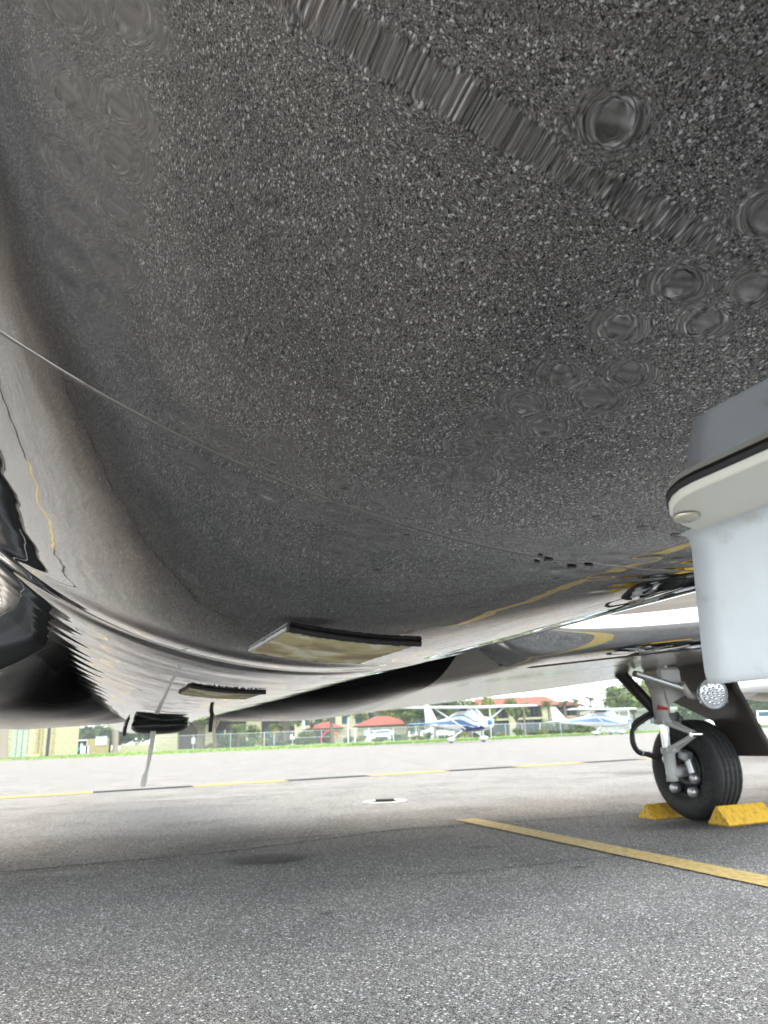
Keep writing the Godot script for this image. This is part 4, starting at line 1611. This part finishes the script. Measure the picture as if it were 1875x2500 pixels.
func make_sheds() -> void:
	var k := 1.25
	var z := -56.0 * k
	var a := thing("storage_shed", "cream shed with pale green ribbed doors at the left edge", "shed")
	var x0 := -28.05 * k
	var x1 := -24.75 * k
	var xm := -26.8 * k
	wall_box("wall", Vector3(xm, 0, z), Vector3(x1, 4.2, z - 5), M.cream, a)
	wall_box("roof", Vector3(x0 - 0.4, 4.2, z + 0.5), Vector3(x1 + 0.3, 4.4, z - 5.3), M.pale_green, a)
	wall_box("side_wall", Vector3(x0 - 3.0, 0, z - 0.3), Vector3(xm, 4.2, z - 5), M.cream, a)
	for i in 3:
		var p := lerpf(x0, xm, i / 3.0)
		var w := (xm - x0) / 3.0
		wall_box("door_panel", Vector3(p + 0.03, 0.05, z + 0.02), Vector3(p + w - 0.03, 4.0, z - 0.08), M.pale_green, a)
		for r in 2:
			wall_box("rib", Vector3(p + w * (0.3 + 0.35 * r), 0.05, z + 0.07), Vector3(p + w * (0.3 + 0.35 * r) + 0.09, 4.0, z + 0.02), M.pale_green, a)
	for px in [-26.2, -25.9, -25.05]:
		wall_box("pilaster", Vector3(px * k, 0, z + 0.12), Vector3(px * k + 0.22, 4.2, z), M.buff, a)
	wall_box("dark_gap", Vector3(-25.45 * k, 0, z + 0.02), Vector3(-25.2 * k, 4.0, z - 0.3), M.dark_screen, a)
	wall_box("step", Vector3(-26.7 * k, 0, z + 0.5), Vector3(-25.7 * k, 0.35, z + 0.1), M.cream, a)
	# low open bay with a green machine, wall and boards
	k = 1.5
	z = -59.0 * k
	var b := thing("open_bay", "low buff building with an open dark bay", "building")
	wall_box("back_wall", Vector3(-25.3 * k, 0, z - 1.6), Vector3(-22.2 * k, 1.5, z - 1.75), M.dark_wood, b)
	wall_box("bay_roof", Vector3(-25.45 * k, 1.5, z + 0.3), Vector3(-23.6 * k, 1.68, z - 1.8), M.white_wall, b)
	wall_box("bay_post", Vector3(-25.35 * k, 0, z + 0.1), Vector3(-25.15 * k, 1.5, z - 0.1), M.cream, b)
	wall_box("bay_post", Vector3(-23.7 * k, 0, z + 0.1), Vector3(-23.55 * k, 1.55, z - 0.1), M.cream, b)
	wall_box("front_wall", Vector3(-23.55 * k, 0, z), Vector3(-22.0 * k, 1.72, z - 0.2), M.buff, b)
	var m := thing("green_compressor", "teal green machine standing in the open bay", "machine", Vector3(-24.4 * k, 0.15, z - 0.5))
	var st := begin()
	tube(st, [Vector3(-0.85, 0.45, 0), Vector3(-0.75, 0.45, 0), Vector3(0.75, 0.45, 0), Vector3(0.85, 0.45, 0)], [0.12, 0.3, 0.3, 0.12], 16)
	obj(st, "tank", M.teal, m)
	wall_box("motor", Vector3(-0.3, 0.7, -0.2), Vector3(0.15, 1.05, 0.2), M.dark_metal, m)
	wall_box("pump", Vector3(0.2, 0.7, -0.18), Vector3(0.55, 1.15, 0.18), M.steel, m)
	for x in [-0.6, 0.6]:
		wall_box("foot", Vector3(x - 0.06, -0.1, -0.25), Vector3(x + 0.06, 0.25, 0.25), M.teal, m)
	for q in [[-24.1, -23.45, 0.12, 0.95, "pale_board", "pale blue board leaning on the buff wall", M.blue_sign], [-23.0, -22.1, 0.95, 1.95, "white_board", "white notice board on the wall beside the palm trunk", M.white_wall]]:
		var o := wall_box(q[4], Vector3(q[0] * k, q[2], z + 0.1), Vector3(q[1] * k, q[3], z + 0.04), q[6], self)
		tag(o, q[5], "board")
	st = begin(false)
	box(st, Vector3(-19.15 * k, 0.45, -60.0 * k), Vector3(4.5 * k, 0.95, 0.3), 0.02)
	tag(obj(st, "low_wall", M.cream), "low cream wall beyond the grass behind the hanging drain mast", "wall")
	# wide pale trunks in front of the sheds
	for q in [[-28.75, -56.0, 1.0, 0.42, 5.0, "thick pale tree trunk at the left picture edge"], [-21.1, -58.0, 1.4, 0.3, 5.5, "straight pale trunk between the notice board and the low wall"]]:
		var kk: float = q[2]
		var t := thing("pale_tree", q[5], "tree", Vector3(q[0] * kk, 0, q[1] * kk))
		st = begin()
		var pts := []
		var rad := []
		for i in 12:
			pts.append(Vector3(0.04 * sin(i), q[4] * i / 11.0 - (0.1 if i == 0 else 0.0), 0))
			rad.append(q[3] * (1.0 + (0.35 if i == 0 else 0.0) + 0.06 * (i % 2)))
		tube(st, pts, rad, 12)
		obj(st, "trunk", M.pale_bark, t)
		var c := inst(crowns[0], "crown", t)
		c.position = Vector3(0, q[4] + 1.5, 0)
		c.scale = Vector3(2.6, 2.0, 2.6)

func make_houses() -> void:
	# two storey building with red roof, columns and dark screened balconies
	var k := 1.4
	var z := -95.0 * k
	var X := func(x: float) -> float: return x * k
	var Y := func(y: float) -> float: return 0.45 + (y - 0.45) * k
	var h := thing("two_storey_building", "two storey cream building with red tiled roof and dark balconies", "building")
	wall_box("back_wall", Vector3(X.call(9.5), 0, z - 3), Vector3(X.call(22.5), Y.call(3.6), z - 9), M.dark_screen, h)
	hip_roof("roof", X.call(9.6), X.call(21.4), z + 1.2, z - 11, Y.call(3.66), Y.call(4.95), M.tile, h, 0.12)
	hip_roof("side_roof", X.call(20.2), X.call(24.0), z + 0.6, z - 9, Y.call(3.5), Y.call(4.2), M.tile, h, 0.3)
	for q in [[10.3, 10.9], [14.5, 15.4], [18.7, 19.75]]:
		wall_box("column", Vector3(X.call(q[0]), 0, z + 0.5), Vector3(X.call(q[1]), Y.call(3.6), z - 0.5), M.cream, h)
	for q in [[10.9, 14.5], [15.4, 18.7], [19.75, 23.4]]:
		wall_box("balcony", Vector3(X.call(q[0]), Y.call(2.02), z + 0.3), Vector3(X.call(q[1]), Y.call(2.28), z - 3), M.cream, h)
		for i in 6:
			var x := lerpf(X.call(q[0]), X.call(q[1]), (i + 0.5) / 6.0)
			wall_box("screen_post", Vector3(x - 0.05, Y.call(2.28), z - 0.5), Vector3(x + 0.05, Y.call(3.55), z - 0.6), M.dark_metal, h)
			wall_box("screen", Vector3(x - 0.62, Y.call(2.3), z - 0.7), Vector3(x + 0.62, Y.call(3.5), z - 0.74), M.dark_screen, h)
			wall_box("ground_window", Vector3(x - 0.55, 0.3, z - 2.9), Vector3(x + 0.55, Y.call(1.95), z - 2.96), M.glass, h)
	wall_box("lower_awning", Vector3(X.call(20.0), Y.call(1.75), z + 1.0), Vector3(X.call(22.5), Y.call(2.05), z), M.tile, h)
	# bungalows with red roofs behind the fence
	k = 1.4
	z = -87.0 * k
	var a := thing("bungalow", "cream bungalow with low red roof and dark screened porch", "house")
	wall_box("wall", Vector3(X.call(-10.0), 0, z - 0.5), Vector3(X.call(-5.0), Y.call(1.75), z - 5), M.cream, a)
	wall_box("porch_screen", Vector3(X.call(-9.2), 0.2, z - 0.2), Vector3(X.call(-7.0), Y.call(1.7), z - 0.5), M.dark_screen, a)
	wall_box("porch_post", Vector3(X.call(-9.75), 0, z - 0.1), Vector3(X.call(-9.2), Y.call(1.75), z - 0.5), M.cream, a)
	hip_roof("roof", X.call(-9.95), X.call(-5.6), z + 0.4, z - 6, Y.call(1.82), Y.call(2.55), M.tile, a, 0.4)
	var b := thing("bungalow", "cream bungalow with steeper red roof left of the white aircraft", "house")
	wall_box("wall", Vector3(X.call(-4.0), 0, z - 0.5), Vector3(X.call(1.6), Y.call(1.85), z - 5), M.cream, b)
	wall_box("window", Vector3(X.call(-2.2), Y.call(1.1), z - 0.44), Vector3(X.call(-1.3), Y.call(1.6), z - 0.5), M.glass, b)
	wall_box("door", Vector3(X.call(-3.3), 0.1, z - 0.44), Vector3(X.call(-2.7), Y.call(1.5), z - 0.5), M.blue_sign, b)
	hip_roof("roof", X.call(-4.5), X.call(2.2), z + 0.5, z - 6.5, Y.call(1.92), Y.call(2.95), M.tile, b, 0.45)
	# pale two storey block behind the bungalows
	var w := thing("pale_block", "pale cream apartment block rising behind the bungalows", "building")
	wall_box("wall", Vector3(X.call(-12.5), 0, z - 14), Vector3(X.call(0.5), 6.2, z - 22), M.cream, w)
	for i in 7:
		var x := lerpf(X.call(-12.0), X.call(0.0), (i + 0.5) / 7.0)
		wall_box("window", Vector3(x - 0.6, 3.2, z - 13.94), Vector3(x + 0.6, 4.8, z - 14), M.glass, w)
	# cream villa wall with columns and dark doors further left
	k = 1.35
	z = -79.0 * k
	var c := thing("villa", "cream villa with dark glazed doors between broad columns", "house")
	wall_box("wall", Vector3(X.call(-24.0), 0, z - 1.0), Vector3(X.call(-11.0), 4.4, z - 8), M.dark_wood, c)
	for q in [[-24.0, -21.5], [-18.75, -17.9], [-14.67, -13.2]]:
		wall_box("column", Vector3(X.call(q[0]), 0, z), Vector3(X.call(q[1]), 4.4, z - 1), M.cream, c)
	for q in [[-17.85, -17.0], [-16.6, -15.8], [-12.9, -12.0]]:
		wall_box("glazed_door", Vector3(X.call(q[0]), 0.2, z - 0.9), Vector3(X.call(q[1]), Y.call(1.85), z - 1), M.glass, c)
		wall_box("door_frame", Vector3(X.call(q[1]), 0.2, z - 0.85), Vector3(X.call(q[1]) + 0.2, Y.call(1.9), z - 1), M.steel, c)
	hip_roof("roof", X.call(-24.6), X.call(-10.6), z + 0.6, z - 9, 4.45, 6.4, M.tile, c, 0.3)
	# white hall behind the second aircraft
	var hall := thing("white_hall", "long white hall roof showing behind the side on aircraft", "building")
	wall_box("wall", Vector3(38.0, 0, -140), Vector3(52.0, 3.4, -152), M.white_wall, hall)
	wall_box("roof", Vector3(37.6, 3.4, -139.6), Vector3(52.4, 4.0, -152.4), M.white_wall, hall)
	for i in 5:
		wall_box("window", Vector3(39.5 + i * 2.6, 1.2, -139.94), Vector3(41.0 + i * 2.6, 2.4, -140), M.glass, hall)

func make_fence() -> void:
	var f := thing("chain_link_fence", "grey chain link fence on steel posts along the grass", "fence")
	var k := 1.28
	var top := 0.45 + (1.42 - 0.45) * k
	var pts := [[-21.5, -69.0], [-18.3, -70.0], [-15.1, -71.0], [-12.0, -71.2], [-9.4, -71.4], [-6.7, -71.6], [-4.21, -71.8], [-3.57, -71.8], [-2.27, -71.9], [0.04, -72.0], [2.2, -72.4], [5.0, -74.0], [8.0, -77.0], [11.8, -80.0], [13.9, -82.0], [16.2, -84.0], [19.0, -86.5], [22.5, -89.0], [27.0, -92.0]]
	for i in pts.size():
		var p := Vector3(pts[i][0] * k, 0, pts[i][1] * k)
		var tall := i == 6
		var st := begin()
		var r := 0.05 if i % 3 == 0 else 0.035
		if i >= 6 and i <= 8:
			r = 0.11
		tube(st, [p, p + Vector3(0, (3.3 if tall else top + 0.06), 0)], [r], 8)
		obj(st, "post", M.steel, f)
		if i < pts.size() - 1:
			var q := Vector3(pts[i + 1][0] * k, 0, pts[i + 1][1] * k)
			st = begin()
			tube(st, [p + Vector3(0, top, 0), q + Vector3(0, top, 0)], [0.028], 6)
			obj(st, "top_rail", M.steel, f)
			if i in [4, 5, 8]:
				st = begin()
				tube(st, [p + Vector3(0, top * 0.55, 0), q + Vector3(0, top * 0.55, 0)], [0.028], 6)
				obj(st, "mid_rail", M.steel, f)
			st = begin(false)
			quad(st, p + Vector3(0, 0.05, 0), p + Vector3(0, top, 0), q + Vector3(0, top, 0), q + Vector3(0, 0.05, 0))
			obj(st, "wire_mesh", M.net, f)
	var n := wall_box("white_notice", Vector3(-18.45 * k, 0.72, -70.0 * k + 0.12), Vector3(-18.1 * k, 1.42, -70.0 * k + 0.1), M.white_wall, self)
	tag(n, "small white notice hung on the chain link fence", "sign")
	var st := begin()
	var arc := []
	for i in 15:
		var a := PI * 0.98 - PI * 0.86 * i / 14.0
		arc.append(Vector3(-5.85 * k + cos(a) * 0.85 * k, 0.3 + sin(a) * 1.0 * k, -71.0 * k))
	tube(st, arc, [0.07], 8)
	tag(obj(st, "red_hoop", M.red_hoop), "bright red arched pipe standing by the fence gate", "hoop")
	var pole := begin()
	tube(pole, [Vector3(-9.38 * 1.2, 0, -80 * 1.2), Vector3(-9.38 * 1.2, 5.6, -80 * 1.2)], [0.22, 0.18], 12)
	tag(obj(pole, "white_pole", M.white_wall), "plain white pole in front of the low red roof", "pole")

func make_trees() -> void:
	# foreground row by the fence (x, z, height, spread, kind)
	var spots := [
		[-23.0, -92.0, 6.5, 3.6, 1, "dark green tree at the left, over the low wall"],
		[-26.5, -104.0, 7.0, 4.0, 0, "leafy tree showing above the open bay"],
		[-19.6, -84.0, 6.0, 3.0, 0, "grey trunked tree by the fence notice"],
		[-14.0, -98.0, 6.5, 4.2, 1, "dense dark tree behind the broad column"],
		[-7.2, -90.0, 6.5, 3.0, 1, "dark trunked tree in front of the low red roof"],
		[2.2, -118.0, 6.2, 4.2, 0, "mid green tree just left of the aircraft tail"],
		[6.2, -112.0, 6.4, 4.0, 1, "dark tree behind the white aircraft fin"],
		[9.8, -116.0, 5.6, 4.0, 0, "bushy tree behind the propeller"],
		[14.0, -118.0, 5.8, 2.4, 2, "yellowish tree at the near end of the red roofed building"],
		[40.6, -128.0, 7.6, 5.4, 0, "large round tree beside the black brace of the nose gear"],
		[46.5, -132.0, 9.0, 6.0, 2, "big yellow green tree behind the gear strut"],
		[58.0, -128.0, 7.5, 5.5, 1, "dark tree behind the gear door"],
		[66.0, -130.0, 7.0, 5.5, 0, "leafy tree above the white sports utility car"],
		[-3.0, -136.0, 7.2, 4.6, 2, "light green tree rising behind the two red bungalow roofs"],
		[4.5, -134.0, 7.4, 4.6, 1, "tall dark tree behind the left wing of the white aircraft"],
		[-12.5, -118.0, 6.5, 3.6, 2, "light green tree left of the white pole"],
		[20.5, -126.0, 6.0, 2.6, 0, "small tree between the middle and right columns"],
		[74.0, -134.0, 7.5, 5.5, 1, "dark tree at the right edge beyond the white car"],
	]
	for s in spots:
		tree("leafy_tree", s[5], Vector3(s[0], 0, s[1]), s[2], s[3], s[4])
	# a thin tree that stands out against the sky at the right
	var t := thing("sparse_tree", "thin sparse tree against the sky at the right edge", "tree", Vector3(52.5, 0, -106))
	var st := begin()
	tube(st, [Vector3(0, -0.1, 0), Vector3(0.1, 3, 0), Vector3(-0.1, 6.4, 0)], [0.16, 0.1, 0.04], 8)
	obj(st, "trunk", M.bark, t)
	var c := inst(crowns[3], "crown", t)
	c.position = Vector3(0, 5.4, 0)
	c.scale = Vector3(1.7, 1.7, 1.7)
	# the wood that closes the skyline: one mass
	var wood := MultiMesh.new()
	wood.transform_format = MultiMesh.TRANSFORM_3D
	wood.mesh = crowns[1]
	wood.instance_count = 60
	for i2 in 60:
		var sc := rng.randf_range(4.5, 7.0)
		wood.set_instance_transform(i2, Transform3D(Basis(Vector3.UP, rng.randf() * TAU).scaled(Vector3(sc, sc * 0.75, sc)), Vector3(-90.0 + i2 * 3.6, rng.randf_range(2.6, 4.2), -178.0 - rng.randf_range(0, 26))))
	var wi := MultiMeshInstance3D.new()
	wi.multimesh = wood
	put(wi, "distant_wood")
	stuff(tag(wi, "dark wood closing the skyline behind the buildings", "wood"))
	palm("tall palm in front of the red roof, left of the middle column", Vector3(15.75 * 1.36, 0, -91 * 1.36), 4.9, 1.6, 0)
	palm("broad palm at the right end of the red roofed building", Vector3(18.75 * 1.36, 0, -91 * 1.36), 4.9, 1.9, 1)
	palm("leftmost of the three slender palms on the skyline", Vector3(25.0 * 1.2, 0, -110 * 1.2), 5.3, 1.7, 0)
	palm("middle one of the three slender palms on the skyline", Vector3(26.85 * 1.2, 0, -110 * 1.2), 5.6, 1.8, 1)
	palm("rightmost of the three slender palms on the skyline", Vector3(28.9 * 1.2, 0, -110 * 1.2), 5.8, 1.9, 0)
	palm("palm with a shaggy skirt of dead fronds by the villa doors", Vector3(-15.05 * 1.28, 0, -74 * 1.28), 2.7, 1.7, 2)
	palm("short palm with hanging dry fronds right of the broad column", Vector3(-11.6 * 1.28, 0, -76 * 1.28), 2.6, 1.6, 2)
	var spots2 := [[-14.0, "by the villa columns"], [-9.6, "left of the white pole"], [-6.2, "in front of the screened porch"], [-3.2, "beside the fence gate"], [2.0, "below the steeper red roof"], [8.0, "behind the blue striped aircraft"], [13.0, "below the left balcony of the red roofed building"], [18.0, "below the middle balcony of the red roofed building"], [99.0, "behind the side on white aircraft"]]
	for i in 26:
		var x := -17.5 + i * 1.62
		var z := -73.0 - maxf(x - 3.0, 0.0) * 0.78
		var kind: int = 3 if i % 3 else 4
		var spot := ""
		for q in spots2:
			if x < q[0]:
				spot = q[1]
				break
		var h := rng.randf_range(0.95, 1.25) if i % 2 else rng.randf_range(0.65, 0.85)
		var size := "taller" if i % 2 else "low"
		if i == 25:
			spot = "at the far right end behind the nose gear"
		bush("fence_shrub", "%s %s shrub along the fence %s" % [size, "green" if kind == 3 else "yellowish", spot], Vector3(x * 1.27 + rng.randf_range(-0.4, 0.4), 0.05, z * 1.27 - 0.8), h, rng.randf_range(0.7, 1.3), kind, "green shrubs along the fence" if kind == 3 else "yellowish shrubs along the fence")
	for q in [[-8.1, -73.0, 1.9, 1.3, 3, "large round green bush in front of the screened porch"], [-13.9, -76.0, 2.9, 1.1, 3, "tall climbing bush on the broad cream column"], [-16.0, -75.0, 2.1, 1.5, 3, "bright green bush beside the shaggy palm"], [17.4, -87.0, 2.2, 1.2, 3, "bush below the balcony of the red roofed building"], [22.0, -88.0, 2.0, 1.6, 3, "green bush under the tail of the side on aircraft"]]:
		bush("large_bush", q[5], Vector3(q[0] * 1.27, 0.05, q[1] * 1.27), q[2], q[3], q[4], "larger bushes by the houses")

func make_neighbour() -> void:
	# low wing aircraft parked to the right; only its rounded wing tip reaches into the picture
	var t := thing("neighbour_aircraft", "white rounded wing tip of a neighbouring aircraft at the right edge", "aircraft", Vector3(4.7, 0, -9.9), 0.12)
	var st := begin()
	var g := []
	for k in [[-0.02, 0.02, 0.10], [0.0, 0.06, 0.4], [0.03, 0.085, 0.62], [0.09, 0.1, 0.78], [0.2, 0.112, 0.86], [0.6, 0.116, 0.9], [2.0, 0.124, 1.0], [4.5, 0.14, 1.2]]:
		var o := PackedVector3Array()
		for i in 26:
			var a := TAU * i / 26
			var up := sin(a)
			o.append(Vector3(k[0], 0.925 - k[0] * 0.02 + (up * k[1] if up > 0 else up * k[1] * 0.85), cos(a) * k[2]))
		g.append(o)
	loft(st, g)
	obj(st, "wing", M.plane_white, t)
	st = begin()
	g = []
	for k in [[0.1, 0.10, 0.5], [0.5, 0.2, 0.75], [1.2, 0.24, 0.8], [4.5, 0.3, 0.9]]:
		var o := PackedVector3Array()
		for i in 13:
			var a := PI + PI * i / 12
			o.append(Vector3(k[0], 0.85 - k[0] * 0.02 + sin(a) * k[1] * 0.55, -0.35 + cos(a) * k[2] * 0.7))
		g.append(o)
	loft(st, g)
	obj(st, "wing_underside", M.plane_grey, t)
	for y in [0.872, 0.858]:
		st = begin()
		tube(st, [Vector3(0.12, y, 0.80), Vector3(0.6, y - 0.012, 0.86), Vector3(2.0, y - 0.03, 0.96)], [0.003], 6)
		obj(st, "trim_line", M.plane_grey, t)
	st = begin()
	g = []
	for k in [[1.6, 0.2, 1.0], [1.2, 0.45, 1.05], [0.0, 0.55, 1.1], [-2.0, 0.5, 1.15], [-4.5, 0.12, 1.3]]:
		var o := PackedVector3Array()
		for i in 20:
			var a := TAU * i / 20
			o.append(Vector3(5.0 + cos(a) * k[1], k[2] + sin(a) * k[1] * 1.1, k[0]))
		g.append(o)
	loft(st, g)
	obj(st, "fuselage", M.plane_white, t)
	for p in [Vector3(3.2, 0, -0.1), Vector3(6.8, 0, -0.1), Vector3(5.0, 0, 1.3)]:
		wheel_fairing(t, p)
		st = begin()
		tube(st, [p + Vector3(0, 0.25, 0), p + Vector3(0, 0.85, 0)], [0.05], 8)
		obj(st, "gear_leg", M.steel, t)
	# bright tag streamer hanging under the tip
	var s := thing("tag_streamer", "yellow, orange and green ribbon hanging below the white wing tip", "streamer", Vector3(4.7, 0, -9.0))
	for q in [[-0.045, 0.768, 0.028, M.lemon], [0.005, 0.775, 0.024, M.orange], [0.035, 0.765, 0.014, M.lime], [0.065, 0.762, 0.012, M.lime], [0.03, 0.80, 0.012, M.orange]]:
		st = begin()
		g = []
		for i in 6:
			var a := PI * (i + 0.5) / 6.0
			g.append(circle(Vector3(q[0] - cos(a) * q[2] * 1.5, q[1] + 0.1 * 0 , 0.0), Vector3.RIGHT, sin(a) * q[2], 10, 0.8))
		loft(st, g)
		obj(st, "ribbon", q[3], s)
	st = begin()
	tube(st, [Vector3(0.04, 0.86, -0.1), Vector3(0.03, 0.80, 0), Vector3(-0.03, 0.77, 0)], [0.004], 6)
	obj(st, "cord", M.orange, s)
